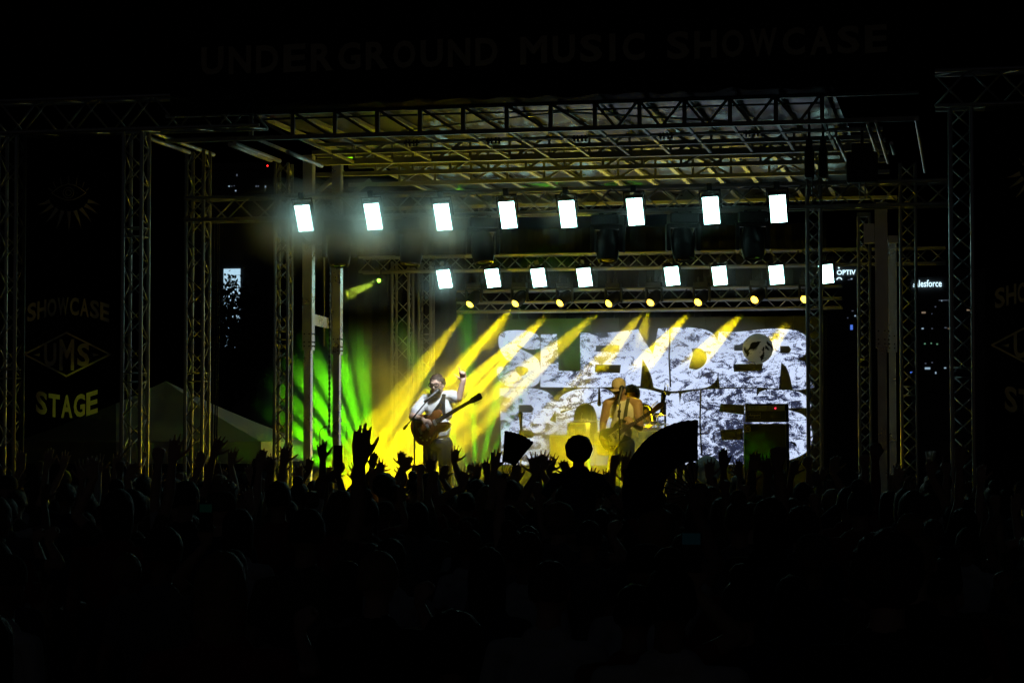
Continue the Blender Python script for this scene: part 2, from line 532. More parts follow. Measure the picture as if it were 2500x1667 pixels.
# dark hoist motors and speakers under the right roof corner
def hoist(px, py, Y, w, h, label):
    c = P(px, py, Y)
    r = empty('chain_hoist', c, label, 'hoist', 'chain hoists under the roof corner')
    I = Matrix.Identity(3)
    MB().bevbox(c, (w / 2, .11, h / 2), I, .02).build('body', M['black_plastic'], r)
    MB().bevbox(c + Vector((0, 0, h / 2 + .05)), (w / 3, .07, .05), I, .01).build('gear_case', M['black_metal'], r)
    MB().tube([c + Vector((0, 0, h / 2 + .1)), c + Vector((0, 0, zt - c.z - .02))], .016, 8).build('hook_rod', M['black_metal'], r)
    MB().tube([c + Vector((.03, 0, -h / 2)), c + Vector((.03, 0, -h / 2 - .18)), c + Vector((-.03, 0, -h / 2 - .18)), c + Vector((-.03, 0, -h / 2))], .008, 6).build('chain_loop', M['alu_dull'], r)
    return r
hoist(1976, 400, 24.3, .10, .34, 'slim black chain hoist above the last white lamp')
hoist(2010, 398, 24.5, .09, .34, 'black chain hoist paired with the slim one above the last lamp')
r = hoist(2105, 410, 24.2, .34, .34, 'bulky black hoist box under the dark roof corner')

# ------------------------------------------------------------------ banners
def text_mesh(txt, size, bold=0.0, shear=0.0):
    cu = bpy.data.curves.new('lettering', 'FONT')
    cu.body = txt; cu.size = size; cu.offset = bold; cu.shear = shear
    cu.align_x = 'CENTER'; cu.align_y = 'CENTER'; cu.resolution_u = 3; cu.fill_mode = 'FRONT'
    o = bpy.data.objects.new('tmp', cu); link(o)
    bpy.context.view_layer.update()
    me = bpy.data.meshes.new_from_object(o.evaluated_get(bpy.context.evaluated_depsgraph_get()))
    vs = [v.co.copy() for v in me.vertices]; fs = [tuple(p.vertices) for p in me.polygons]
    bpy.data.objects.remove(o); bpy.data.curves.remove(cu); bpy.data.meshes.remove(me)
    if vs:
        mx = (min(v.x for v in vs) + max(v.x for v in vs)) / 2; my = (min(v.y for v in vs) + max(v.y for v in vs)) / 2
        vs = [Vector((v.x - mx, v.y - my, 0)) for v in vs]
    return vs, fs


def put_letters(parent, txt, px0, px1, ycurve, height, Y, width_k=1.0, mat=None):
    """letters standing on the plane y = Y, one by one between two photo columns; ycurve(t) gives the row, height(t) the size"""
    n = len(txt)
    wts = [{'I': .55, ' ': .62, 'W': 1.22, 'M': 1.2}.get(c, 1.0) for c in txt]
    unit = (px1 - px0) / sum(wts)
    for i, c in enumerate(txt):
        if c == ' ': continue
        pitch = unit * wts[i]
        px = px0 + unit * (sum(wts[:i]) + wts[i] / 2)
        t = (px - px0) / (px1 - px0)
        py = ycurve(t)
        ctr = P(px, py, Y)
        vs, fs = text_mesh(c, 1.0, 0.03)
        w = max(v.x for v in vs) - min(v.x for v in vs); h = max(v.y for v in vs) - min(v.y for v in vs)
        hm = (P(px, py - height(t) / 2, Y) - P(px, py + height(t) / 2, Y)).length
        wm = (P(px + pitch * .43, py, Y) - P(px - pitch * .43, py, Y)).length * width_k
        if c == 'I': wm *= .5
        dy = (ycurve(t + .02) - ycurve(t - .02)) / ((px1 - px0) * .04)
        MB().add([(ctr.x + v.x / w * wm, Y, ctr.z + v.y / h * hm - dy * v.x / w * wm) for v in vs], fs).build('letter', mat or M['ink'], parent)


def poly_px(mb, pts, Y):
    mb.add([P(a, b, Y) for a, b in pts], [tuple(range(len(pts)))])


def line_px(mb, pts, w, Y, closed=False):
    """thin flat printed line following photo points on plane Y"""
    Q = [Vector(p) for p in pts]
    if closed: Q.append(Q[0])
    for a, b in zip(Q[:-1], Q[1:]):
        t = (b - a).normalized(); nrm = Vector((-t.y, t.x)) * w / 2
        e = t * w * .25
        poly_px(mb, [a - e + nrm, b + e + nrm, b + e - nrm, a - e - nrm], Y)


# header cloth
hc = MB()
Yh = YF - 0.2
for i in range(40):
    pa, pb = 415 + (2243 - 415) * i / 40, 415 + (2243 - 415) * (i + 1) / 40
    za_, zb2 = P(pa, 284 - (pa - 415) * .034, Yh), P(pb, 284 - (pb - 415) * .034, Yh)
    dy0, dy1 = .012 * math.sin(i * 1.3), .012 * math.sin((i + 1) * 1.3)
    hc.add([za_ + Vector((0, dy0, 0)), zb2 + Vector((0, dy1, 0)), zb2 + Vector((0, dy1, 1.35)), za_ + Vector((0, dy0, 1.35))], [(0, 1, 2, 3)])
hb = empty('header_banner', P(1300, 260, Yh), 'wide black header banner with UNDERGROUND MUSIC SHOWCASE in dim cream capitals', 'banner')
hc.build('cloth', add_shader(surf('black_header_scrim', (0.006, 0.006, 0.007), 0.95, 0.0, 0.4, 3, 0.2, 40), 'ShaderNodeBsdfTransparent', (1, 1, 1), .05), hb, True)
put_letters(hb, 'UNDERGROUND MUSIC SHOWCASE', 485, 2172, lambda t: 150 - 56 * t, lambda t: 68, Yh - .02, .95, M['ink_mesh'])


def side_banner(ox, k, Y, zfix, label, name='banner'):
    """ox: photo column of the banner's centre line; k: scale against the banner on the left"""
    def q(x, y):
        return (ox + (x - 162) * k, 1055 + (y - 1055) * k)
    r = empty('stage_banner', P(*q(162, 1100), Y), label, 'banner', 'tall black stage banners')
    cl = MB()
    n = 14
    for i in range(n):
        a0, a1 = 45 + 238 * i / n, 45 + 238 * (i + 1) / n
        v = [P(*q(a0, 1190), Y), P(*q(a1, 1190), Y), P(*q(a1, 326), Y), P(*q(a0, 326), Y)]
        w0, w1 = .01 * math.sin(i * 1.1), .01 * math.sin((i + 1) * 1.1)
        v[0].y += w0; v[3].y += w0; v[1].y += w1; v[2].y += w1
        cl.add(v, [(0, 1, 2, 3)])
    cl.build('cloth', M['scrim'], r, True)
    yl = Y - .02
    e = MB()
    up = [(128 + 84 * t, 473 - 21 * math.sin(math.pi * t)) for t in np.linspace(0, 1, 13)]
    dn = [(128 + 84 * t, 473 + 18 * math.sin(math.pi * t)) for t in np.linspace(0, 1, 13)]
    for pts in (up, dn):
        line_px(e, [q(a - 2, b - 2) for a, b in pts], 2.0 * k, yl)
    for rad in (13, 7):
        line_px(e, [q(167 + rad * math.cos(t), 471 + rad * math.sin(t)) for t in np.linspace(0, 2 * math.pi, 18)], 1.8 * k, yl)
    for i in range(7):
        a = R(200 + i * 23.3)
        line_px(e, [q(168 + 45 * math.cos(a), 474 + 24 * math.sin(a)), q(168 + 52 * math.cos(a), 474 + 42 * math.sin(a))], 1.5 * k, yl)
    for i in range(9):                                   # zig-zag rays under the eye
        a = R(162 - i * 18)
        c, s = math.cos(a), math.sin(a)
        r0, r1 = 36, 58 + 28 * abs(s)
        w = 5
        b0 = (168 + c * r0 * 1.35, 480 + s * r0); b1 = (168 + c * r1 * 1.2, 480 + s * r1)
        mx, my = (b0[0] + b1[0]) / 2, (b0[1] + b1[1]) / 2
        poly_px(e, [q(b0[0] - s * w, b0[1] + c * w), q(mx - s * 1.5, my + c * 1.5), q(*b1), q(mx + s * w * .8, my - c * w * .8), q(b0[0] + s * w, b0[1] - c * w)], yl)
    e.build('eye_emblem', M['ink_mesh'], r)
    def conv(f): return lambda t: q(0, f(t))[1]
    put_letters(r, 'SHOWCASE', q(65, 0)[0], q(268, 0)[0], conv(lambda t: 748 + 18 * (2 * t - 1) ** 2), lambda t: 44 * k, yl, 1.05, M['ink_mesh'])
    put_letters(r, 'STAGE', q(86, 0)[0], q(240, 0)[0], conv(lambda t: 992 - 14 * (2 * t - 1) ** 2), lambda t: 56 * k, yl, 1.05, M['ink_mesh'])
    u = MB()
    line_px(u, [q(60, 865), q(162, 812), q(268, 865), q(162, 918)], 4.5 * k, yl, True)
    put_letters(r, 'UMS', q(104, 0)[0], q(222, 0)[0], conv(lambda t: 866), lambda t: (56 if abs(t - .5) > .2 else 76) * k, yl, .95, M['ink_mesh'])
    for sx in (-1, 1):
        poly_px(u, [q(162 + sx * 64, 862), q(162 + sx * 80, 866), q(162 + sx * 66, 870)], yl)
    u.build('diamond_emblem', M['ink_mesh'], r)
    return r


side_banner(162, 1.0, YF - .05, 0, 'tall black banner with an eye, SHOWCASE STAGE and a UMS diamond, between two truss towers')
side_banner(2536, 1.12, YF - .05, 0, 'tall black banner cut by the photo edge, showing SHO and half a diamond')

# ------------------------------------------------------------------ lamps
def rot_from(zdir, up=(0, 0, 1)):
    z = Vector(zdir).normalized(); x = Vector(up).cross(z).normalized(); y = z.cross(x)
    return Matrix((x, y, z)).transposed()


def shape_at(root, name, mb, mat, M4, smooth=False):
    """an object whose mesh is built in a thing's own coordinates (shared between copies)"""
    me = bpy.data.meshes.new(name)
    me.from_pydata(mb.v, [], mb.f)
    mats = mat if isinstance(mat, (list, tuple)) else [mat]
    for m in mats: me.materials.append(m)
    if len(mats) > 1: me.polygons.foreach_set('material_index', mb.m)
    bm = bmesh.new(); bm.from_mesh(me); bmesh.ops.recalc_face_normals(bm, faces=bm.faces[:]); bm.to_mesh(me); bm.free()
    if smooth:
        me.polygons.foreach_set('use_smooth', [True] * len(me.polygons))
        me.set_sharp_from_angle(angle=R(40))
    o = bpy.data.objects.new(name, me); link(o); o.parent = root; o.matrix_basis = M4
    return o


def copy_tree(o, parent=None):
    c = o.copy(); COL.objects.link(c)
    if parent is not None:
        c.parent = parent
        c.matrix_parent_inverse = o.matrix_parent_inverse.copy()
    for ch in list(o.children):
        copy_tree(ch, c)
    return c


I3 = Matrix.Identity(3); I4 = Matrix.Identity(4)


def make_panel(w, h):
    """LED wash panel facing -Y: housing, two lit columns, yoke and clamp"""
    r = empty('led_panel_lamp')
    b = MB().bevbox((0, .045, 0), (w / 2 + .012, .04, h / 2 + .012), I3, .008)
    for i in range(6):
        b.box((-w / 2 + .01 + i * w / 6, .085, -h / 2 + .02), (-w / 2 + .02 + i * w / 6, .1, h / 2 - .02))
    shape_at(r, 'housing', b, M['black_metal'], I4)
    for s in (-1, 1):
        f = MB()
        n = 6
        for j in range(n):
            z0, z1 = -h / 2 + h * j / n, -h / 2 + h * (j + 1) / n - .0025
            x0, x1 = (-w / 2, -.004) if s < 0 else (.004, w / 2)
            f.add([(x0, 0, z0), (x1, 0, z0), (x1, 0, z1), (x0, 0, z1)], [(0, 1, 2, 3)])
        shape_at(r, 'lit_face', f, M['lens_white'], I4)
    y = MB().tube([(-w / 2 - .03, .05, 0), (-w / 2 - .03, .05, h / 2 + .06), (w / 2 + .03, .05, h / 2 + .06), (w / 2 + .03, .05, 0)], .011, 6)
    y.box((-.03, .03, h / 2 + .06), (.03, .07, h / 2 + .14))
    shape_at(r, 'yoke', y, M['black_metal'], I4)
    return r


ORD = ['first', 'second', 'third', 'fourth', 'fifth', 'sixth', 'seventh', 'eighth']
row1_px = [(742, 533 - 0), (911, 529), (1081, 530), (1240, 525), (1386, 523), (1551, 517), (1736, 514), (1900, 510)]
pn = make_panel(.18, .34)
for i, (px, py) in enumerate(row1_px):
    o = pn if i == 0 else copy_tree(pn)
    o.location = P(px, py, YR1 - .33)
    o.rotation_euler = (R(30), R(-3), R(3))
    tag(o, ['dazzling white panel lamp above the slim tower, in the thickest smoke glow', 'second white panel lamp of the upper row, in pale smoke glow',
            'third white panel lamp of the upper row, at the edge of the smoke glow', 'fourth white panel lamp of the upper row, over a big moving head',
            'white panel lamp of the upper row above the letters LE', 'white panel lamp of the upper row above the letter N',
            'white panel lamp of the upper row above the letters DE', 'last white panel lamp of the upper row, beside the hoists'][i], 'stage lamp', 'upper row of white panel lamps')
row2_px = [(1085, 681), (1203, 679), (1315, 678), (1427, 677), (1641, 674), (1757, 673), (1896, 671), (2017, 669)]
pn2 = make_panel(.215, .32)
for i, (px, py) in enumerate(row2_px):
    o = pn2 if i == 0 else copy_tree(pn2)
    o.location = P(px, py, Y2 - .3)
    o.rotation_euler = (R(30), R(-5), R(3))
    tag(o, ['first white panel lamp of the lower row, with smoke glow beside it', 'second white panel lamp of the lower row, nearest the first', 'third white panel lamp of the lower row, above the letter S',
            'fourth white panel lamp of the lower row, before the wide gap', 'white panel lamp of the lower row just after the wide gap', 'white panel lamp of the lower row above the letter D',
            'white panel lamp of the lower row above the flying ball', 'white panel lamp partly hidden behind the slim tower'][i], 'stage lamp', 'lower row of white panel lamps')


def make_mover(s, lens_mat, aim):
    """moving head hung from a truss: base, yoke with two arms, barrel head, lens"""
    r = empty('moving_head_lamp')
    b = MB().bevbox((0, 0, .30 * s), (.17 * s, .13 * s, .06 * s), I3, .02 * s)
    b.box((-.10 * s, -.03 * s, .36 * s), (-.06 * s, .03 * s, .47 * s)); b.box((.06 * s, -.03 * s, .36 * s), (.10 * s, .03 * s, .47 * s))
    base = shape_at(r, 'base', b, M['mover_black'], I4)
    y = MB()
    y.bevbox((0, 0, .215 * s), (.16 * s, .06 * s, .025 * s), I3, .01 * s)
    for k in (-1, 1):
        y.bevbox((k * .175 * s, 0, .08 * s), (.024 * s, .065 * s, .16 * s), I3, .014 * s)
    shape_at(r, 'yoke', y, M['mover_black'], I4)
    q = rot_from(aim).to_4x4()
    h = MB().lathe([(.05 * s, -.21 * s), (.105 * s, -.19 * s), (.135 * s, -.10 * s), (.14 * s, .02 * s), (.13 * s, .12 * s), (.115 * s, .185 * s), (.10 * s, .19 * s), (.095 * s, .17 * s)], (0, 0, 0), (0, 0, 1), 24)
    hd = shape_at(r, 'head', h, M['mover_black'], q, True)
    e = MB()
    k_ = .9 if lens_mat is M['lens_yellow'] else .98
    prof = [(.0, (.232 if k_ < .95 else .19) * s)] + [(.094 * s * k_ * math.sin(a), .172 * s + (.06 if k_ < .95 else .014) * s * math.cos(a)) for a in np.linspace(.3, math.pi / 2, 5)]
    e.lathe(prof, (0, 0, 0), (0, 0, 1), 20)
    shape_at(r, 'lens', e, lens_mat, q, True)
    if k_ < .95:
        e = MB().lathe([(.094 * s, .168 * s), (.094 * s, .178 * s), (.086 * s, .180 * s), (.086 * s, .170 * s)], (0, 0, 0), (0, 0, 1), 20)
        shape_at(r, 'lens_edge', e, M['lens_rim'], q, True)
    return r


# unlit movers under the upper lamp truss
mv = make_mover(1.0, M['lens_off'], (0.05, -.25, -1))
mv_px = [(828, 600, 'unlit moving head with a pale crescent on its top, between the first two panel lamps'),
         (1005, 598, 'unlit moving head hanging between the second and third panel lamps'),
         (1178, 600, 'unlit moving head hanging under the cables beside the fourth panel lamp'),
         (1484, 596, 'unlit moving head between the panel lamps above the letters EN'),
         (1667, 594, 'unlit moving head between the panel lamps above the letter D'),
         (1838, 592, 'unlit moving head beside the last panel lamp of the upper row')]
for i, (px, py, lab) in enumerate(mv_px):
    o = mv if i == 0 else copy_tree(mv)
    c = P(px, py, YR1 - .02); o.location = (c.x, c.y, z1b - .40)
    o.rotation_euler = (0, 0, R([10, -14, 24, -8, 18, 5][i]))
    tag(o, lab, 'moving head', 'unlit moving heads under the upper lamp truss')

# amber movers with their beams
amb_px = [(1147, 743), (1258, 741), (1367, 740), (1486, 741), (1588, 739), (1704, 738), (1842, 732), (1964, 731)]
amb_tg = [(-245, 330), (-260, 300), (-270, 260), (-275, 235), (-190, 235), (-190, 220), (-185, 200), (-150, 210)]
amb_pw = [4.2, 1.7, .8, 1.1, .9, .8, .7, .5]
YA = Y3 - .32


def spot(name, loc, aim, watts, size, col, blend=.35, radius=.04, gobo=0.0, parent=None, gscale=9.0, seed=0.0):
    ld = bpy.data.lights.new(name, 'SPOT')
    ld.energy = watts; ld.spot_size = R(size); ld.spot_blend = blend; ld.color = col; ld.shadow_soft_size = radius
    if gobo > 0:                                        # a breakup gobo in the lamp: light and dark streaks along the beam
        ld.use_nodes = True
        n, l = ld.node_tree.nodes, ld.node_tree.links
        em = n['Emission']
        tc = n.new('ShaderNodeTexCoord'); mp = n.new('ShaderNodeMapping'); mp.inputs['Location'].default_value = (seed, seed * .7, 0)
        nz = n.new('ShaderNodeTexNoise'); nz.inputs['Scale'].default_value = gscale; nz.inputs['Detail'].default_value = 1.5
        rp = n.new('ShaderNodeMapRange'); rp.inputs['From Min'].default_value = .45; rp.inputs['From Max'].default_value = .56
        rp.inputs['To Min'].default_value = 1 - gobo; rp.inputs['To Max'].default_value = 1 + gobo
        l.new(tc.outputs['Normal'], mp.inputs['Vector']); l.new(mp.outputs[0], nz.inputs['Vector'])
        l.new(nz.outputs['Fac'], rp.inputs['Value']); l.new(rp.outputs[0], em.inputs['Strength'])
    o = bpy.data.objects.new(name, ld); link(o)
    o.location = loc
    o.rotation_euler = Vector(aim).to_track_quat('-Z', 'Y').to_euler()
    return o


BEAM_W = 30000.0
AMBER = (1.0, 0.77, 0.0)
for i, (px, py) in enumerate(amb_px):
    c = P(px, py, YA)
    t = P(px + amb_tg[i][0], py + amb_tg[i][1], 32.3)
    aim = (t - c).normalized()
    o = make_mover(.72, M['lens_yellow'], aim)
    o.location = c - aim * .13
    tag(o, ['amber moving head at the end of the lowest truss, throwing the brightest beam', 'amber moving head second along, throwing a beam over the singer', 'amber moving head above the letter S of the screen',
            'amber moving head above the letter L of the screen', 'star bright amber moving head above the letters EN', 'amber moving head above the letter D of the screen',
            'amber moving head above the flying ball', 'amber moving head against the slim tower'][i], 'moving head', 'lit amber moving heads on the lowest truss')
    spot('beam_spot', c + aim * .07, aim, BEAM_W * amb_pw[i], 10.5, AMBER, .5, .03, .97, gscale=17, seed=i * 3.7)
    for k_, tg, w_ in ((1, P(1090, 966, 26.5), 6000), (4, P(1530, 985, 28.6), 8000)):  # second spot added at two heads to edge-light singer and bassist
        if i == k_: spot('added_rim_spot', c + (tg - c).normalized() * .14, tg - c, w_, 5, AMBER, .5, .03)

# green floor fixtures hidden by the crowd, fanning upwards; amber floor wash
GREEN = (0.16, 1.0, 0.0)
def floor_lamp(px, Y, lens, label):
    x = X(px, Y)
    r = empty('floor_lamp', (x, Y, DECK), label, 'floor lamp', 'floor lamps on the stage deck')
    MB().bevbox((x, Y, DECK + .05), (.15, .11, .05), I3, .015).build('base', M['black_plastic'], r)
    MB().lathe([(.06, 0), (.10, .03), (.11, .16), (.10, .2), (.085, .19)], (x, Y, DECK + .1), (-.2, -.1, 1), 18).build('head', M['black_plastic'], r, True)
    MB().lathe([(.0, .2), (.08, .19)], (x, Y, DECK + .1), (-.2, -.1, 1), 18).build('lens', lens, r)
    return Vector((x, Y, DECK + .32))


f1 = floor_lamp(915, 30.2, M['lens_green'], 'green floor lamp fanning beams up past the grey masts')
for i, (tx, ty, w) in enumerate(((730, 1055, 1.0), (715, 985, .9), (735, 920, 1.0), (775, 885, .9), (825, 850, .9), (880, 850, .5), (700, 1090, .5))):
    t = P(tx, ty, 29.0)
    spot('green_beam', f1, t - f1, 20000 * w, 8, GREEN, .7, .03, .35, gscale=20, seed=i)
f2 = floor_lamp(1165, 30.6, M['lens_green'], 'green floor lamp shining up between the singer and the screen')
for i, (tx, ty, w) in enumerate(((1150, 960, .9), (1215, 960, .9), (1262, 985, .5), (1080, 1010, .4))):
    t = P(tx, ty, 30.9)
    spot('green_beam', f2, t - f2, 11000 * w, 7, GREEN, .2, .02, .8, gscale=30, seed=i + 9)
f3 = floor_lamp(1480, 31.2, M['lens_green'], 'green floor lamp behind the bassist')
for (tx, ty, w, s) in ((1320, 985, 1.0, 20), (1425, 985, .8, 14)):
    t = P(tx, ty, 33.2)
    spot('green_beam', f3, t - f3, 1500 * w, s, GREEN, .8, .05)
t = P(1850, 1105, 30.3); f4 = Vector((X(1960, 28.5), 28.5, DECK + .35))
spot('green_beam', f4, t - f4, 40, 17, GREEN, .5, .04, .95, gscale=22)
f4b = floor_lamp(1960, 28.5, M['lens_green'], 'green floor lamp lighting the speaker cabinet')
f5 = floor_lamp(1462, 29.3, M['lens_yellow'], 'amber floor lamp in the smoke at the feet of the bassist')
spot('floor_wash', f5, Vector((.0, -1, .42)), 1200, 125, AMBER, .9, .06)
f6 = floor_lamp(945, 29.6, M['lens_yellow'], 'amber floor lamp in the bright smoke beside the singer')
spot('floor_wash', f6, Vector((.35, .45, .5)), 700, 130, AMBER, .9, .06)
f8 = floor_lamp(1120, 27.4, M['lens_yellow'], 'amber floor lamp behind the legs of the singer')
spot('floor_wash', f8, Vector((-.15, -.2, 1)), 130, 80, AMBER, .9, .06)
f7 = floor_lamp(1760, 31.5, M['lens_yellow'], 'amber floor lamp behind the tall speaker cabinet')
spot('floor_wash', f7, Vector((-.1, -.42, 1)), 700, 66, AMBER, .9, .06)

# small lit lamp on the end of the rear truss pointing at the lens, with a thin beam
c = P(925, 685, 33.4)
sl = empty('pin_spot_lamp', c, 'small yellow green pin spot flaring at the end of the rear truss', 'stage lamp')
aim = (P(845, 722, 31.8) - c).normalized()
MB().lathe([(.05, -.22), (.065, -.2), (.065, 0), (.06, .0)], c, aim, 16).build('can', M['black_metal'], sl, True)
MB().lathe([(.0, .006), (.03, .002)], c, aim, 16).build('lens', M['lens_green'], sl)
MB().tube([c - aim * .1, c - aim * .1 + Vector((0, 0, z2b - c.z))], .012, 6).build('yoke', M['black_metal'], sl)
spot('pin_beam', c + aim * .03, aim, 5000, 7, (.75, 1, .06), .6, .02)

# key lamps for the two players, under the upper lamp truss
def key_lamp(px, target, watts, size, col, label):
    Yk = 25.2
    c = Vector((X(px, Yk), Yk, z1b - .30))
    aim = (target - c).normalized()
    r = empty('profile_lamp', c, label, 'stage lamp', 'profile lamps under the upper lamp truss')
    MB().lathe([(.05, -.36), (.09, -.33), (.10, -.1), (.075, -.05), (.075, .12), (.085, .13), (.08, .12)], c, aim, 18).build('barrel', M['black_metal'], r, True)
    MB().lathe([(.0, .1), (.07, .095)], c, aim, 16).build('lens', M['lens_off'], r)
    MB().tube([c - aim * .1, Vector((c.x, c.y, z1b - .02))], .013, 6).build('hanger', M['black_metal'], r)
    spot('key_spot', c + aim * .15, aim, watts, size, col, .5, .06)


key_lamp(1178, P(1062, 975, 26.4), 420, 26, (.86, .95, 1.0), 'slim profile lamp trained on the singer')
key_lamp(1667, P(1512, 990, 28.4), 420, 15, (1.0, .74, .16), 'slim profile lamp trained on the bassist')

# ------------------------------------------------------------------ LED screen
def rx(x, y):
    return (1200 + x / 2.94, 780 + y / 2.94)


def led_material():
    m, n, l, b = new_mat('led_wave_image')
    tc = n.new('ShaderNodeTexCoord')
    mp = n.new('ShaderNodeMapping'); mp.inputs['Scale'].default_value = (2.7, 1, 4.8); mp.inputs['Rotation'].default_value = (0, R(9), 0)
    l.new(tc.outputs['Object'], mp.inputs['Vector'])
    n1 = n.new('ShaderNodeTexNoise'); n1.inputs['Scale'].default_value = 1.35; n1.inputs['Detail'].default_value = 9; n1.inputs['Roughness'].default_value = .60; n1.inputs['Distortion'].default_value = 1.7
    l.new(mp.outputs[0], n1.inputs['Vector'])
    n2 = n.new('ShaderNodeTexNoise'); n2.inputs['Scale'].default_value = .55; n2.inputs['Detail'].default_value = 2
    l.new(tc.outputs['Object'], n2.inputs['Vector'])
    n3 = n.new('ShaderNodeTexWhiteNoise')
    sn = n.new('ShaderNodeVectorMath'); sn.operation = 'SNAP'; sn.inputs[1].default_value = (.009, 1, .009)   # LED pixel pitch
    l.new(tc.outputs['Object'], sn.inputs[0]); l.new(sn.outputs[0], n3.inputs['Vector'])
    a = n.new('ShaderNodeMath'); a.operation = 'MULTIPLY_ADD'; a.inputs[1].default_value = .55
    l.new(n2.outputs['Fac'], a.inputs[0]); l.new(n1.outputs['Fac'], a.inputs[2])
    a2 = n.new('ShaderNodeMath'); a2.operation = 'MULTIPLY_ADD'; a2.inputs[1].default_value = .15
    l.new(n3.outputs['Value'], a2.inputs[0]); l.new(a.outputs[0], a2.inputs[2])
    rp = n.new('ShaderNodeValToRGB')
    el = rp.color_ramp.elements
    el[0].position, el[0].color = .785, (.016, .022, .055, 1)
    el[1].position, el[1].color = .856, (.64, .75, 1.0, 1)
    e = el.new(.81); e.color = (.045, .06, .15, 1)
    e = el.new(.831); e.color = (.34, .41, .70, 1)
    l.new(a2.outputs[0], rp.inputs['Fac'])
    l.new(rp.outputs['Color'], b.inputs['Emission Color'])
    b.inputs['Emission Strength'].default_value = 1.02
    b.inputs['Base Color'].default_value = (.01, .01, .01, 1)
    b.inputs['Roughness'].default_value = .6
    return m


M['led'] = led_material()
M['led_off'] = surf('unlit_led_module', (.022, .024, .022), .6, 0, .2, 30)
scr = empty('led_screen', P(1600, 1150, YSC), 'LED screen showing SLENDER BODIES in rippling white water letters', 'LED screen')
mw = (P(2010, 900, YSC) - P(1170, 900, YSC)).x / 12
x0s = P(1170, 900, YSC).x; z1s = P(1600, 775, YSC).z
mod = None
for j in range(6):
    for i in range(12):
        xx, zz = x0s + i * mw, z1s - (j + 1) * mw * .99
        if mod is None:
            bmod = MB().box((0.002, 0.0, 0.002), (mw - .002, .07, mw * .99 - .002))
            mod = bpy.data.meshes.new('module'); mod.from_pydata(bmod.v, [], bmod.f); mod.materials.append(M['led_off'])
        o = bpy.data.objects.new('module', mod); link(o); o.parent = scr
        o.location = Vector((xx, YSC, zz)) - Vector(scr.location)


def letters(name, outline, holes, dy=-.012):
    cu = bpy.data.curves.new('letters', 'CURVE'); cu.dimensions = '2D'; cu.fill_mode = 'FRONT'
    for pts in [outline] + holes:
        W = [P(*rx(*p), YSC) for p in pts]
        s = cu.splines.new('BEZIER'); s.bezier_points.add(len(pts) - 1); s.use_cyclic_u = True; s.resolution_u = 3
        for bp_, w in zip(s.bezier_points, W):
            bp_.co = (w.x, w.z, 0)
        m = len(W)
        for k_, bp_ in enumerate(s.bezier_points):
            a, c_, b_ = (Vector(s.bezier_points[q % m].co) for q in (k_ - 1, k_, k_ + 1))
            d1, d2 = (c_ - a), (b_ - c_)
            ang = d1.angle(d2, 0)
            bp_.handle_left_type = bp_.handle_right_type = 'FREE'
            if ang < R(38):                       # smooth where the outline bends gently, sharp at real corners
                t = (d1.normalized() + d2.normalized()).normalized()
                bp_.handle_left = c_ - t * d1.length * .33; bp_.handle_right = c_ + t * d2.length * .33
            else:
                bp_.handle_left = c_ - d1 * .33; bp_.handle_right = c_ + d2 * .33
    o = bpy.data.objects.new('tmp', cu); link(o)
    bpy.context.view_layer.update()
    me = bpy.data.meshes.new_from_object(o.evaluated_get(bpy.context.evaluated_depsgraph_get()))
    bpy.data.objects.remove(o)
    for v in me.vertices:
        v.co = Vector((v.co.x, YSC + dy, v.co.y))
    me.materials.clear(); me.materials.append(M['led'])
    return mesh_obj(name, me, scr)


letters('lettering', [(50, 140), (60, 108), (85, 88), (130, 79), (200, 77), (270, 84), (320, 103), (343, 128), (350, 160), (346, 208), (300, 214), (250, 210), (215, 194), (186, 180), (184, 192), (240, 226), (300, 258),
                      (338, 292), (350, 340), (350, 420), (338, 455), (300, 480), (200, 486), (120, 478), (65, 455), (44, 415), (38, 340), (100, 332), (138, 322), (120, 300), (85, 258), (58, 205)],
        [[(170, 340), (215, 336), (262, 352), (264, 372), (235, 398), (205, 402), (182, 380)]])
letters('lettering', [(354, 108), (470, 105), (478, 220), (482, 367), (637, 371), (637, 95), (760, 98), (900, 88), (1055, 70), (1080, 120), (1158, 245), (1180, 150), (1195, 65), (1290, 57), (1430, 58), (1540, 75), (1600, 110),
                      (1623, 155), (1630, 85), (1740, 90), (1900, 75), (2000, 66), (2100, 68), (2200, 83), (2258, 118), (2275, 170), (2272, 225), (2238, 262), (2192, 283), (2245, 300), (2268, 345), (2278, 420), (2318, 484),
                      (2220, 503), (2162, 503), (2145, 420), (2115, 340), (2080, 308), (2072, 400), (2062, 496), (1960, 488), (1800, 484), (1640, 487), (1628, 392), (1610, 440), (1550, 484), (1400, 504), (1300, 514), (1182, 493),
                      (1165, 486), (1145, 400), (1085, 282), (1075, 400), (1068, 476), (950, 480), (700, 487), (352, 484), (353, 300)],
        [[(750, 187), (920, 184), (915, 234), (750, 230)], [(746, 322), (930, 325), (922, 384), (742, 376)],
         [(1436, 207), (1500, 210), (1540, 240), (1546, 285), (1520, 332), (1470, 361), (1418, 350), (1432, 290), (1446, 250)],
         [(1742, 181), (1860, 180), (1850, 224), (1742, 224)], [(1736, 320), (1950, 315), (1940, 368), (1740, 375)],
         [(2072, 190), (2135, 190), (2153, 215), (2137, 241), (2072, 241)]])
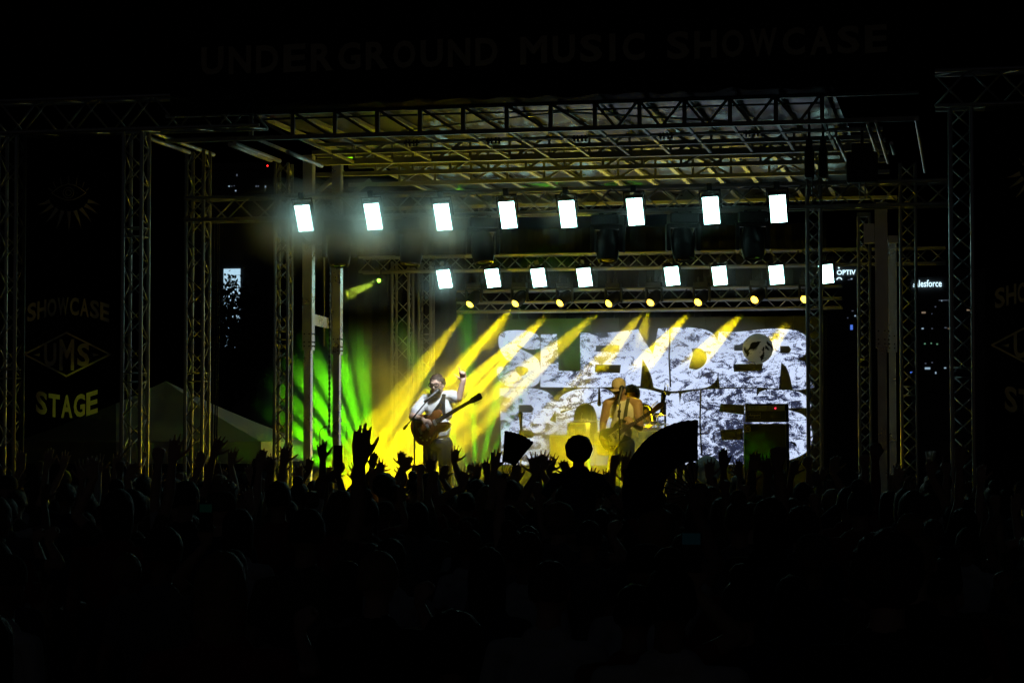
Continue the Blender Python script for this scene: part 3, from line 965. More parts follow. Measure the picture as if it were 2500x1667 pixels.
letters('lettering', [(58, 492), (180, 490), (300, 494), (390, 515), (440, 550), (466, 592), (490, 560), (540, 525), (620, 500), (720, 492), (800, 494), (850, 512), (885, 545), (905, 510), (985, 492), (1100, 497), (1200, 522), (1275, 548),
                      (1290, 530), (1345, 528), (1352, 606), (1365, 530), (1500, 505), (1640, 497), (1905, 493), (1903, 555), (1925, 520), (1985, 500), (2060, 504), (2180, 512), (2255, 545), (2298, 600), (2290, 632), (2128, 636),
                      (2130, 648), (2230, 680), (2285, 730), (2305, 850), (2280, 935), (2220, 975), (2120, 1010), (1900, 1030), (1640, 1040), (1200, 1045), (480, 1045), (60, 1040), (70, 900), (64, 700)],
        [[(195, 612), (285, 612), (306, 640), (288, 668), (197, 665)], [(195, 792), (290, 797), (312, 828), (290, 850), (200, 850)], [(462, 650), (464, 742), (418, 722)],
         [(590, 840), (592, 690), (612, 632), (650, 604), (690, 601), (730, 622), (752, 675), (755, 830), (720, 890), (640, 890)],
         [(1040, 602), (1110, 603), (1165, 640), (1190, 690), (1180, 735), (1060, 740)],
         [(1645, 602), (1816, 612), (1816, 684), (1634, 660)], [(1640, 792), (1806, 780), (1806, 862), (1652, 866)]])
# black support feet and masking cloth round the screen
MB().box((P(1170, 900, YSC).x - .05, YSC + .09, z1s - 6 * mw * .99), (P(2010, 900, YSC).x + .05, YSC + .2, z1s)).build('support_frame', M['black_metal'], scr)
for (a, b_, y0, y1) in ((1636, 1637, 797, 945), (1711, 1713, 950, 1110)):
    p0, p1 = P(a, y0, YSC - .25), P(b_, y1, YSC - .25)
    o = MB().tube([p0, (p0 + p1) / 2 + Vector((-.02, 0, 0)), p1], .014, 6).build('signal_cable', M['cable'])
    tag(o, ['black cable hanging down across the letter D of the screen', 'black cable hanging down across the second row of screen letters'][0 if a < 1700 else 1], 'cable')
# dark backdrop cloth behind the rear trusses
bd = MB()
xa, xb = X(850, 36.2), X(2020, 36.2)
for i in range(60):
    u0, u1 = xa + (xb - xa) * i / 60, xa + (xb - xa) * (i + 1) / 60
    bd.add([(u0, 36.2 + .05 * (i % 2), DECK), (u1, 36.2 + .05 * ((i + 1) % 2), DECK), (u1, 36.2 + .05 * ((i + 1) % 2), 5.75), (u0, 36.2 + .05 * (i % 2), 5.75)], [(0, 1, 2, 3)])
tag(bd.build('backdrop_curtain', M['black_cloth']), 'pleated black curtain hanging behind the LED screen', 'curtain')

# ------------------------------------------------------------------ people
def _ico(sub=2):
    bm = bmesh.new(); bmesh.ops.create_icosphere(bm, subdivisions=sub, radius=1.0)
    v = np.array([x.co[:] for x in bm.verts]); f = [tuple(w.index for w in x.verts) for x in bm.faces]
    bm.free(); return v, f


ICO_V, ICO_F = _ico(2)


class Fig:
    """a body as a list of tapered limbs and rounded masses, fused into one continuous skin"""
    def __init__(s): s.p = []

    def cap(s, a, ra, b, rb, m):
        s.p.append((Vector(a), float(ra), Vector(b), float(rb), m)); return s

    def ell(s, c, rad, m, rot=None):
        s.p.append(('e', Vector(c), Vector(rad), rot or Matrix.Identity(3), m)); return s

    def raw(s):
        V, F, n = [], [], 0
        def add(v, f):
            nonlocal n
            V.append(v); F.extend([tuple(i + n for i in q) for q in f]); n += len(v)
        for q in s.p:
            if q[0] == 'e':
                _, c, rad, rot, m = q
                v = ICO_V * np.array(rad) @ np.array(rot.transposed()) + np.array(c)
                add(v, ICO_F)
            else:
                a, ra, b, rb, m = q
                add(ICO_V * ra + np.array(a), ICO_F)
                add(ICO_V * rb + np.array(b), ICO_F)
                t = (b - a)
                if t.length < 1e-5: continue
                t.normalize(); u = t.orthogonal().normalized(); w = t.cross(u)
                k = 10
                an = np.arange(k) * 2 * math.pi / k
                ring = np.outer(np.cos(an), np.array(u)) + np.outer(np.sin(an), np.array(w))
                v = np.vstack([ring * ra + np.array(a), ring * rb + np.array(b), [np.array(a)], [np.array(b)]])
                f = [(i, (i + 1) % k, (i + 1) % k + k, i + k) for i in range(k)]
                f += [((i + 1) % k, i, 2 * k) for i in range(k)] + [(i + k, (i + 1) % k + k, 2 * k + 1) for i in range(k)]
                add(v, f)
        return np.vstack(V), F

    def classify(s, pts):
        best = np.full(len(pts), 1e9); idx = np.zeros(len(pts), int)
        for q in s.p:
            if q[0] == 'e':
                _, c, rad, rot, m = q
                loc = (pts - np.array(c)) @ np.array(rot)
                dn = np.linalg.norm(loc / np.array(rad), axis=1)
                dd = (dn - 1) * min(rad)
            else:
                a, ra, b, rb, m = q
                a_, b_ = np.array(a), np.array(b); ab = b_ - a_
                L2 = max(ab @ ab, 1e-9)
                t = np.clip(((pts - a_) @ ab) / L2, 0, 1)
                dd = np.linalg.norm(pts - a_ - t[:, None] * ab, axis=1) - (ra + (rb - ra) * t)
            w = dd < best
            best[w] = dd[w]; idx[w] = m
        return idx


_jobs = []          # (figure, voxel, smooth, decimate) fused together in one evaluation


def fuse(fig, voxel, smooth=3, dec=1.0):
    v, f = fig.raw()
    me = bpy.data.meshes.new('body'); me.from_pydata(v.tolist(), [], f)
    o = bpy.data.objects.new('tmp_body', me); link(o)
    md = o.modifiers.new('r', 'REMESH'); md.mode = 'VOXEL'; md.voxel_size = voxel; md.adaptivity = 0.0
    if smooth:
        ms = o.modifiers.new('s', 'SMOOTH'); ms.iterations = smooth; ms.factor = .5
    if dec < 1:
        mdc = o.modifiers.new('d', 'DECIMATE'); mdc.ratio = dec
    _jobs.append((fig, o)); return len(_jobs) - 1


def run_fuse():
    bpy.context.view_layer.update()
    dg = bpy.context.evaluated_depsgraph_get()
    out = []
    for fig, o in _jobs:
        me = bpy.data.meshes.new_from_object(o.evaluated_get(dg))
        n = len(me.polygons)
        c = np.empty(n * 3); me.polygons.foreach_get('center', c)
        mi = fig.classify(c.reshape(-1, 3))
        me.materials.clear()
        out.append((me, mi))
    for fig, o in _jobs:
        m0 = o.data; bpy.data.objects.remove(o); bpy.data.meshes.remove(m0)
    _jobs.clear()
    return out


def finish(me, mi, mats):
    for m in mats: me.materials.append(m)
    me.polygons.foreach_set('material_index', mi.astype(np.int32))
    me.polygons.foreach_set('use_smooth', [True] * len(me.polygons))
    me.update()
    return me


SKIN, TOP, LEGS, HAIR, SHOE = 0, 1, 2, 3, 4


def ik(sh, wr, l1, l2, hint):
    sh, wr = Vector(sh), Vector(wr)
    dv = wr - sh; L = dv.length
    mx = (l1 + l2) * .995
    if L > mx: wr = sh + dv * (mx / L); dv = wr - sh; L = mx
    a = (l1 * l1 - l2 * l2 + L * L) / (2 * L)
    h = math.sqrt(max(l1 * l1 - a * a, 0))
    t = dv.normalized(); hv = Vector(hint); hv = (hv - t * hv.dot(t)).normalized()
    return sh + t * a + hv * h, wr


def hand(fig, wr, d, n, thumb_side, k=1.0, spread=.16, curl=(.1, .12, .14, .18), thumb_out=.8, thumb_curl=0.0, m=SKIN, fr=.0099):
    """palm, four unequal jointed fingers and a thumb; d along the hand, n out of the palm"""
    d = Vector(d).normalized(); n = Vector(n); n = (n - d * n.dot(d)).normalized()
    s = d.cross(n).normalized() * thumb_side                       # towards the thumb
    wr = Vector(wr)
    off = [.033, .011, -.011, -.031]; kn = [.090, .094, .089, .080]; ln = [.072, .081, .075, .058]
    for i in range(4):
        kp = wr + d * kn[i] * k + s * off[i] * k
        fig.cap(wr + s * off[i] * .55 * k, .015 * k, kp, .0125 * k, m)
        ang = spread * (1.5 - i)
        fd = (d * math.cos(ang) + s * math.sin(ang)).normalized()
        p = kp; c = 0.0
        for j, fl in enumerate((.45, .31, .24)):
            c += curl[i] * (1.0 if j == 0 else 1.15)
            dd = fd * math.cos(c) + n * math.sin(c)
            q = p + dd * ln[i] * fl * k
            r0 = fr * k * (1 - .10 * j); fig.cap(p, r0, q, r0 * .93, m); p = q
    tb = wr + d * .022 * k + s * .026 * k
    td = (d * (1 - .45 * thumb_out) + s * thumb_out + n * .25).normalized()
    q = tb + td * .048 * k
    fig.cap(tb, .0145 * k, q, .0115 * k, m)
    td2 = (td * (1 - thumb_curl) + d * .45 + n * thumb_curl * .9 - s * thumb_curl * .6).normalized()
    fig.cap(q, .0108 * k, q + td2 * .030 * k, .0098 * k, m)
    fig.cap(q + td2 * .030 * k, .0098 * k, q + td2 * .055 * k, .0085 * k, m)


POSES = {'open': dict(spread=.17, curl=(.08, .06, .08, .12)), 'wide': dict(spread=.215, curl=(.04, .03, .05, .06), thumb_out=1.0),
         'closed': dict(spread=.05, curl=(.12, .1, .1, .12), thumb_out=.5), 'relaxed': dict(spread=.12, curl=(.3, .34, .38, .45)),
         'fist': dict(spread=.03, curl=(1.35, 1.38, 1.36, 1.3), thumb_out=.4, thumb_curl=.8), 'point': dict(spread=.06, curl=(.05, 1.3, 1.35, 1.3), thumb_out=.5, thumb_curl=.6),
         'grip': dict(spread=.04, curl=(.85, .85, .85, .85), thumb_out=.6, thumb_curl=.7), 'horns': dict(spread=.10, curl=(.05, 1.3, 1.3, .08), thumb_out=.4, thumb_curl=.7)}


def crowd_fig(H, arms, lean=0.0, sleeve='short', wide=1.0, sitting=False, turn=0.0):
    """a standing person facing +y with the feet at z = 0; arms: list of (side, wrist, hand dir, pose) or (side, None)"""
    k = H / 1.75
    g = Fig()
    def v(x, y, z): return Vector((x * k, y * k + lean * z * .1, z * k))
    w = wide
    # trunk
    g.ell(v(0, 0, 1.24), (.165 * k * w, .112 * k * w, .21 * k), TOP)
    g.ell(v(0, .005, 1.06), (.148 * k * w, .105 * k * w, .17 * k), TOP)
    g.ell(v(0, -.01, .93), (.165 * k * w, .12 * k * w, .13 * k), LEGS)
    g.cap(v(-.145 * w, -.005, 1.405), .052 * k, v(.145 * w, -.005, 1.405), .052 * k, TOP)
    g.cap(v(-.05, -.01, 1.45), .055 * k, v(.05, -.01, 1.45), .055 * k, TOP)
    g.cap(v(0, .0, 1.43), .056 * k, v(0, .018, 1.56), .050 * k, SKIN)
    # head with jaw, nose, ears, brow
    hc = v(0, .03, 1.645)
    g.ell(hc, (.074 * k, .094 * k, .10 * k), SKIN)
    g.ell(hc + Vector((0, .025 * k, -.05 * k)), (.056 * k, .066 * k, .062 * k), SKIN)
    g.cap(hc + Vector((0, .09 * k, .005 * k)), .011 * k, hc + Vector((0, .108 * k, -.022 * k)), .014 * k, SKIN)
    for s in (-1, 1):
        g.ell(hc + Vector((s * .077 * k, .0, -.012 * k)), (.011 * k, .02 * k, .03 * k), SKIN)
    # legs
    for s in (-1, 1):
        if not sitting:
            g.cap(v(s * .085, -.005, .90), .088 * k, v(s * .10, .015, .50), .060 * k, LEGS)
            g.cap(v(s * .10, .015, .50), .058 * k, v(s * .105, -.015, .09), .042 * k, LEGS)
            g.cap(v(s * .105, -.03, .045), .040 * k, v(s * .125, .13, .035), .033 * k, SHOE)
        else:
            g.cap(v(s * .085, -.005, .90), .085 * k, v(s * .13, .36, .86), .060 * k, LEGS)
            g.cap(v(s * .13, .36, .86), .056 * k, v(s * .11, .30, .47), .040 * k, LEGS)
            g.cap(v(s * .11, .29, .43), .038 * k, v(s * .12, .42, .39), .032 * k, SHOE)
    # arms
    done = set()
    tips = {}
    for a in arms:
        s = a[0]; done.add(s)
        sh = v(s * .178 * w, -.005, 1.405)
        wr = a[1]
        rise = max(0.0, min(1.0, (wr.z - sh.z) / (.5 * k)))
        sh = sh + Vector((-s * .02 * k * rise, 0, .035 * k * rise))
        hint = Vector((s * 1.0, .15, -.35)) if rise > .2 else Vector((s * .6, -.8, -.3))
        el, wr = ik(sh, wr, .295 * k, .262 * k, hint)
        g.cap(sh, .050 * k, sh.lerp(el, .55), .045 * k, TOP)
        g.cap(sh.lerp(el, .5), .043 * k, el, .036 * k, TOP if sleeve == 'long' else SKIN)
        g.cap(el, .037 * k, el.lerp(wr, .3), .039 * k, TOP if sleeve == 'long' else SKIN)
        g.cap(el.lerp(wr, .3), .039 * k, wr, .026 * k, TOP if sleeve == 'long' else SKIN)
        hand(g, wr, a[2], a[4] if len(a) > 4 else (0, 1, .1), (-s if len(a) < 6 else a[5]), k * 1.03, **POSES[a[3]])
        tips[s] = wr
    for s in (-1, 1):
        if s in done: continue
        sh = v(s * .178 * w, -.005, 1.40)
        el, wr = ik(sh, v(s * .26, .06, .88), .295 * k, .262 * k, Vector((s * .4, -1, 0)))
        g.cap(sh, .050 * k, sh.lerp(el, .55), .045 * k, TOP)
        g.cap(sh.lerp(el, .5), .043 * k, el, .036 * k, SKIN)
        g.cap(el, .038 * k, wr, .026 * k, SKIN)
        hand(g, wr, wr - el, (-s, .3, 0), s, k, **POSES['relaxed'])
    return g, hc, k, tips


def hair_mesh(kind, seed):
    """hair in head coordinates (head half-width about .074, facing +y)"""
    bm = bmesh.new()
    bmesh.ops.create_icosphere(bm, subdivisions=4, radius=1.0)
    for v in bm.verts:
        p = v.co.copy()
        nz = mnoise.noise(p * 3.1 + Vector((seed, 0, 0))) * .06 + mnoise.noise(p * 9 + Vector((0, seed, 0))) * .03
        if kind == 'round':
            nz += mnoise.noise(p * 16 + Vector((0, 0, seed))) * .04
            r = Vector((.112, .115, .118)) * (1 + nz)
            v.co = Vector((p.x * r.x, p.y * r.y - .012, p.z * r.z + .012))
        elif kind == 'curly':
            nz += mnoise.noise(p * 11 + Vector((0, 0, seed))) * .09
            r = Vector((.105, .115, .112)) * (1 + nz)
            v.co = Vector((p.x * r.x, p.y * r.y - .018, p.z * r.z + .022))
        else:
            r = Vector((.082, .103, .108)) * (1 + nz)
            v.co = Vector((p.x * r.x, p.y * r.y - .008, p.z * r.z + .008))
            if kind in ('long', 'bob') and p.y < .35 and p.z < .1:
                t = (.1 - p.z) / 1.1
                drop = (.26 if kind == 'long' else .12) * t
                v.co.z -= drop
                v.co.x *= 1 + .18 * t; v.co.y = v.co.y * (1 - .25 * t) - .01 * t
    # cut the face free
    geom = [v for v in bm.verts if v.co.y > .058 and v.co.z < .045] if kind not in ('round', 'curly') else [v for v in bm.verts if v.co.y > .06 and v.co.z < .03]
    bmesh.ops.delete(bm, geom=geom, context='VERTS')
    if kind == 'short' or kind == 'cap':
        geom = [v for v in bm.verts if v.co.z < -.045]
        bmesh.ops.delete(bm, geom=geom, context='VERTS')
    if kind == 'bun':
        geom = [v for v in bm.verts if v.co.z < -.05]
        bmesh.ops.delete(bm, geom=geom, context='VERTS')
        b2 = bmesh.ops.create_icosphere(bm, subdivisions=3, radius=.048)
        for v in b2['verts']:
            v.co = v.co * (1 + .12 * mnoise.noise(v.co * 60)) + Vector((0, -.05, .125))
    me = bpy.data.meshes.new('hair')
    bmesh.ops.recalc_face_normals(bm, faces=bm.faces[:])
    bm.to_mesh(me); bm.free()
    me.polygons.foreach_set('use_smooth', [True] * len(me.polygons))
    return me


def cap_mesh():
    bm = MB()
    prof = [(.088, -.01), (.092, .03), (.087, .06), (.07, .09), (.042, .108), (.008, .113)]
    bm.lathe(prof, (0, -.005, .015), (0, 0, 1), 20)
    v, f = [], []
    for i in range(9):
        a = math.pi * i / 8
        v += [(.085 * math.cos(a), .06 + .03 * math.sin(a), .012), (.08 * math.cos(a), .07 + .095 * math.sin(a), .002)]
    for i in range(8): f.append((2 * i, 2 * i + 2, 2 * i + 3, 2 * i + 1))
    bm.add(v, f)
    me = bpy.data.meshes.new('cap'); me.from_pydata(bm.v, [], bm.f)
    me.polygons.foreach_set('use_smooth', [True] * len(me.polygons))
    return me


skin_m = [surf('skin_tone_%s' % nm, c, .5, 0, .12, 9) for nm, c in (('fair', (.52, .34, .25)), ('tan', (.38, .24, .16)), ('brown', (.20, .12, .08)))]
cloth_m = [surf('cotton_%s' % nm, c, .9, 0, .2, 6, .25, 30) for nm, c in (('black', (.015, .015, .018)), ('navy', (.02, .03, .07)), ('grey', (.12, .12, .13)), ('white', (.55, .55, .56)), ('red', (.2, .03, .03)), ('olive', (.07, .075, .04)))]
denim = surf('dark_denim', (.035, .045, .075), .9, 0, .2, 8, .2, 40)
shoe_m = surf('dark_shoes', (.03, .03, .03), .6)
hair_m = [surf('hair_%s' % nm, c, .55, 0, .3, 30, .5, 120) for nm, c in (('dark', (.018, .013, .010)), ('brown', (.06, .035, .02)), ('fair', (.25, .17, .08)))]

# raised hands seen against the stage: (fingertip px, py, depth Y, side, lean of the hand in degrees to the right, pose, label)
H_ = [
    (120, 1092, 18.0, 1, 4, 'closed', 'person at the outer banner with one pink lit hand held straight up'),
    (52, 1098, 19.0, -1, -6, 'closed', 'person at the photo edge raising a flat hand beside the outer tower'),
    (163, 1100, 20.0, -1, 8, 'open', 'person raising a loosely open hand under the word STAGE'),
    (240, 1108, 18.5, 1, -6, 'wide', 'person with widely spread fingers beneath the eye banner edge'),
    (338, 1122, 17.0, 1, 30, 'relaxed', 'person tilting a raised hand to the side by the bright tower base'),
    (388, 1096, 15.0, -1, -2, 'fist', 'person with a tall bare arm and fist before the tent'),
    (432, 1066, 14.0, 1, 8, 'open', 'person whose green edged fingers reach highest before the tent'),
    (492, 1098, 19.5, -1, 2, 'closed', 'person with cupped hand at the foot of the tent tower'),
    (545, 1062, 18.0, 1, 26, 'open', 'person with an open hand leaning sideways against the tent valance'),
    (570, 1091, 20.0, 1, 6, 'wide', 'person with an orange lit forearm and spread fingers before the tent valance'),
    (628, 1120, 19.0, -1, 4, 'fist', 'person raising a fist under the end of the tent'),
    (700, 1080, 18.0, 1, 6, 'wide', 'person with a big spread hand at the foot of the slim tower'),
    (664, 1106, 21.0, -1, -4, 'open', 'person raising an open hand just behind the big spread hand'),
    (784, 1078, 19.0, 1, -8, 'open', 'person with a spread hand against the green beams'),
    (758, 1112, 22.0, -1, 4, 'open', 'person raising a small hand low between the two masts'),
    (838, 1146, 19.0, 1, 62, 'open', 'person pointing a flat hand sideways under the phone'),
    (884, 1042, 10.2, 1, 2, 'closed', 'person whose large dark hand stands tallest against the yellow glow'),
    (916, 1098, 21.0, -1, 8, 'relaxed', 'person with bent fingers and rings beside the large dark hand'),
    (950, 1140, 20.0, 1, 68, 'wide', 'person waving a sideways hand with spread fingers at the bright glow'),
    (972, 1136, 21.5, -1, -28, 'wide', 'person with spread fingers tilted away from the microphone stand'),
    (1002, 1112, 21.0, 1, 24, 'closed', 'person whose closed fingers lean over the foot of the microphone stand'),
    (1052, 1112, 20.0, -1, -4, 'open', 'person raising an open hand right below the guitar'),
    (1088, 1128, 21.5, 1, 12, 'relaxed', 'person with a bent hand low under the legs of the singer'),
    (1114, 1087, 22.0, 1, 6, 'wide', 'person with spread hand just below the guitar neck'),
    (1166, 1124, 22.0, -1, 0, 'open', 'person raising a hand before the green patch beside the screen'),
    (1212, 1096, 18.0, 1, 4, 'open', 'person raising a dim hand at the lower edge of the letter B'),
    (1300, 1102, 17.0, -1, -12, 'wide', 'person with a wide spread hand between the small fan and the round head'),
    (1326, 1098, 18.0, 1, 4, 'open', 'person holding fingers up against the amber road case'),
    (1350, 1106, 19.0, 1, 10, 'wide', 'person with thin spread fingers beside the round head'),
    (1368, 1117, 20.5, -1, -30, 'relaxed', 'person with a limp bent hand beside the round head'),
    (1508, 1094, 18.5, 1, 12, 'point', 'person pointing one finger up at the bassist'),
    (1534, 1102, 19.0, 1, 10, 'open', 'person with splayed fingers just beside the big fan'),
    (1484, 1142, 21.0, -1, 8, 'open', 'person raising a small hand deep in the amber smoke'),
    (1662, 1104, 20.0, 1, 2, 'open', 'person with fingertips showing under the curve of the big fan'),
    (1694, 1125, 18.0, -1, 6, 'closed', 'person raising a narrow hand under the tip of the big fan'),
    (1732, 1118, 19.0, 1, 0, 'open', 'person raising a hand before the pale round balloon'),
    (1764, 1095, 18.5, 1, -4, 'closed', 'person with long fingers up beside the speaker cabinet'),
    (1800, 1116, 20.0, -1, -8, 'open', 'person with fingers up at the corner of the speaker cabinet'),
    (1845, 1100, 17.0, 1, 8, 'closed', 'person with a thick raised arm before the speaker cabinet'),
    (1866, 1106, 18.0, -1, -6, 'open', 'person with spread fingers low on the speaker cabinet'),
    (1898, 1092, 13.0, 1, 0, 'fist', 'person whose blunt dark fist covers the edge of the speaker cabinet'),
    (1948, 1112, 19.0, 1, 20, 'relaxed', 'person with raised bent hand under the last screen letter'),
    (1972, 1118, 20.0, -1, -6, 'grip', 'person gripping something raised at the foot of the slim tower'),
    (2042, 1104, 19.0, 1, 10, 'relaxed', 'person raising one thin arm in the dark gap right of the screen'),
    (2112, 1112, 19.0, -1, 0, 'fist', 'person raising a fist before the ladder thin tower'),
    (2136, 1090, 17.0, 1, -2, 'grip', 'person holding up a dark boxy thing before the wide mast'),
    (2200, 1132, 19.0, 1, 14, 'open', 'person with a low open hand before the grey masts'),
    (606, 1128, 20.0, 1, -10, 'wide', 'person with low spread fingers under the tent valance end'),
    (640, 1096, 16.5, 1, 6, 'closed', 'person raising a flat hand between the tent and the slim tower'),
    (726, 1130, 21.0, -1, -16, 'wide', 'person with a small spread hand at the foot of the outer mast'),
    (802, 1132, 20.5, 1, 10, 'relaxed', 'person with a curled hand under the green glow, left of the phone'),
    (862, 1128, 20.0, -1, -20, 'open', 'person with a tilted hand tucked beside the large dark hand'),
    (930, 1118, 20.0, -1, 0, 'wide', 'person with five thin fingers up in the hottest yellow glow'),
    (1024, 1134, 20.5, 1, -4, 'fist', 'person raising a fist at the knees of the singer'),
    (1140, 1140, 19.0, -1, 12, 'open', 'person with a low open hand under the green beams by the singer'),
    (1186, 1118, 20.0, 1, -6, 'wide', 'person with a spread hand between the singer and the small fan'),
    (1262, 1128, 18.5, 1, 4, 'closed', 'person raising narrow fingers right under the small fan'),
    (1390, 1146, 21.0, -1, -8, 'wide', 'person with tiny spread fingers in the amber smoke under the round head'),
    (1450, 1140, 19.5, 1, 16, 'open', 'person raising an open hand just right of the round head'),
    (1570, 1136, 16.0, -1, -4, 'open', 'person with a dark open hand in front of the big fan'),
    (1632, 1122, 18.0, -1, -10, 'wide', 'person with spread fingers inside the curve of the big fan'),
    (196, 1118, 16.0, -1, -10, 'open', 'person with a loosely tilted hand under the letter A of the banner'),
    (290, 1100, 19.0, 1, 8, 'wide', 'person with five spread fingertips beside the bright tower'),
    (2346, 1082, 17.0, 1, 4, 'closed', 'person with a tall arm at the foot of the tower with city lights'),
    (2312, 1112, 19.0, -1, 2, 'point', 'person pointing upward beside the tower with city lights'),
    (2398, 1124, 18.0, 1, 6, 'relaxed', 'person with pale sleeve raised beneath the cut banner'),
]
hairs = ['short', 'long', 'bob', 'short', 'bun', 'cap', 'curly', 'short', 'long']
jobs = []
lrng = random.Random(11)


def hero(tip, Y, side, tilt, pose, opp=None, H=None, long_=False, sleeve='short', grip_at=None):
    """a person standing so that one raised hand reaches the point tip"""
    t = R(tilt)
    hd = Vector((math.sin(t), .12, math.cos(t))).normalized()
    H = H or lrng.uniform(1.6, 1.84)
    k = H / 1.75
    ln = (.175 if pose in ('open', 'wide', 'closed', 'relaxed') else .10) * k
    if pose == 'point': ln = .165 * k
    wr = Vector(tip) - hd * ln
    reach = .50 * k
    dx = side * .178 * k + math.sin(t) * .22 * k + side * .03
    base = Vector((wr.x - dx, wr.y - .16, 0))
    # shoulder height must let the arm reach
    top = wr.z - reach + .0
    sh_z = 1.44 * k
    if wr.z - sh_z > .53 * k:
        k = (wr.z) / (1.44 + .53); H = 1.75 * k
        base = Vector((wr.x - (side * .178 * k + math.sin(t) * .22 * k + side * .03), wr.y - .16, 0))
    arms = [(side, wr - base, hd, pose)]
    if opp is not None:
        arms.append((-side, Vector((-side * .30 * k, .12, 1.9 * k * .97)), Vector((-side * .15, .1, 1)), opp))
    g, hc, k, tips = crowd_fig(H, arms, 0, sleeve, lrng.uniform(.92, 1.15))
    return g, hc, k, base, H


people = []           # (job index, base location, head centre, scale, hair kind, label, group)
for i, (px, py, Y, side, tilt, pose, lab) in enumerate(H_):
    opp = 'relaxed' if i in (6, 13, 23, 33) else None
    g, hc, k, base, H = hero(P(px, py, Y), Y, side, tilt, pose, opp, sleeve='long' if i % 7 == 3 else 'short')
    ji = fuse(g, .0088 if Y > 16 else .0075, 2, .34)
    people.append((ji, base, hc, k, hairs[i % len(hairs)], lab, None))

# people holding something up
FAN_Y, FAN2_Y, CUP_Y, PH_Y = 9.6, 13.2, 18.0, 19.0
fan_p = P(1700, 1208, FAN_Y); fan2_p = P(1224, 1178, FAN2_Y); cup_p = P(2272, 1128, CUP_Y); ph_p = P(826, 1132, PH_Y)
ph2_p = P(1690, 1378, 8.2); ph3_p = P(506, 1285, 11.0)
for tip, Y, side, pose, lab in ((fan_p + Vector((0, 0, .03)), FAN_Y, 1, 'grip', 'person holding the big open fan aloft'),
                                (fan2_p + Vector((0, 0, .03)), FAN2_Y, -1, 'grip', 'person holding the half folded fan before the letter B'),
                                (cup_p + Vector((0, 0, .0)), CUP_Y, 1, 'grip', 'person lifting a clear plastic cup'),
                                (ph_p + Vector((0, 0, .0)), PH_Y, 1, 'grip', 'person filming with a dark phone held up before the green beams'),
                                (ph2_p, 8.2, 1, 'grip', 'person close to the camera holding a phone with a dim blue screen'),
                                (ph3_p, 11.0, -1, 'grip', 'person holding a phone with a dim teal screen under the tent')):
    g, hc, k, base, H = hero(tip, Y, side, 0, pose)
    ji = fuse(g, .0085, 2, .34)
    people.append((ji, base, hc, k, lrng.choice(['short', 'long', 'cap']), lab, None))

# rider with a round head of hair, sitting on somebody's shoulders
RY = 16.6
rp_ = P(1412, 1096, RY)
g, hc, k, tips = crowd_fig(1.62, [(1, Vector((.30, .2, 1.0)), Vector((-.5, .6, -.4)), 'relaxed'), (-1, Vector((-.30, .2, 1.0)), Vector((.5, .6, -.4)), 'relaxed')], sitting=True)
ji = fuse(g, .0095, 2, .34)
rb = Vector((rp_.x, rp_.y, rp_.z - hc.z - .01))
people.append((ji, rb, hc, k, 'round', 'person with a ball of round hair riding above the crowd before the amber smoke', None))
g, hc, k, tips = crowd_fig(1.74, [(1, Vector((.22, .30, 1.10)), Vector((-.4, .3, .5)), 'grip'), (-1, Vector((-.22, .30, 1.10)), Vector((.4, .3, .5)), 'grip')], wide=1.1)
ji = fuse(g, .0095, 2, .34)
people.append((ji, Vector((rb.x, rb.y + .02, -.03)), hc, k, 'short', 'person carrying the rider with round hair on the shoulders', None))

# a pool of bodies for the rest of the dark crowd
pool = []
pool_spec = [(1.78, [], 1.1), (1.66, [], .95), (1.72, [(1, Vector((.34, .22, 1.72)), Vector((.1, .2, 1)), 'open')], 1.0), (1.84, [(-1, Vector((-.16, .32, 1.12)), Vector((.6, .5, .3)), 'relaxed'), (1, Vector((.14, .34, 1.16)), Vector((-.6, .5, .3)), 'relaxed')], 1.12),
             (1.62, [(-1, Vector((-.28, .12, 1.86)), Vector((-.1, .1, 1)), 'fist')], .95), (1.70, [(1, Vector((.24, .30, 1.50)), Vector((-.1, .4, 1)), 'grip')], 1.05),
             (1.75, [(1, Vector((.42, .18, 1.66)), Vector((.5, .2, .8)), 'wide'), (-1, Vector((-.40, .16, 1.70)), Vector((-.4, .2, .9)), 'open')], 1.0), (1.80, [], 1.2)]
for H, arms, w in pool_spec:
    g, hc, k, tips = crowd_fig(H, arms, 0, 'short', w)
    pool.append((fuse(g, .0105, 2, .34), hc, k))

meshes = run_fuse()
hair_me = {kd: [hair_mesh(kd, s * 5.3 + .7) for s in range(2)] for kd in ('short', 'long', 'bob', 'bun', 'curly')}
hair_me['round'] = [hair_mesh('round', 2.2)] * 2
hair_me['cap'] = [cap_mesh()] * 2
_variants = {}


def variant(kind, si, mi):
    key = (kind, si, mi)
    if key not in _variants:
        me = hair_me[kind][si].copy()
        me.materials.clear()
        me.materials.append(hair_m[(0, 1, 0, 0, 1, 2)[mi % 6]] if kind != 'cap' else cloth_m[(0, 1, 5)[mi % 3]])
        _variants[key] = me
    return _variants[key]


def place_person(me, base, hc, k, hair, label, group, rz=0.0, s=1.0):
    o = bpy.data.objects.new('person', me); link(o)
    o.location = base; o.rotation_euler = (0, 0, rz); o.scale = (s, s, s)
    tag(o, label, 'person', group)
    h = bpy.data.objects.new('cap' if hair == 'cap' else 'hair', variant(hair, lrng.randint(0, 1), lrng.randint(0, 5)))
    link(h); h.parent = o
    h.location = hc; h.scale = (k * 1.02,) * 3
    return o


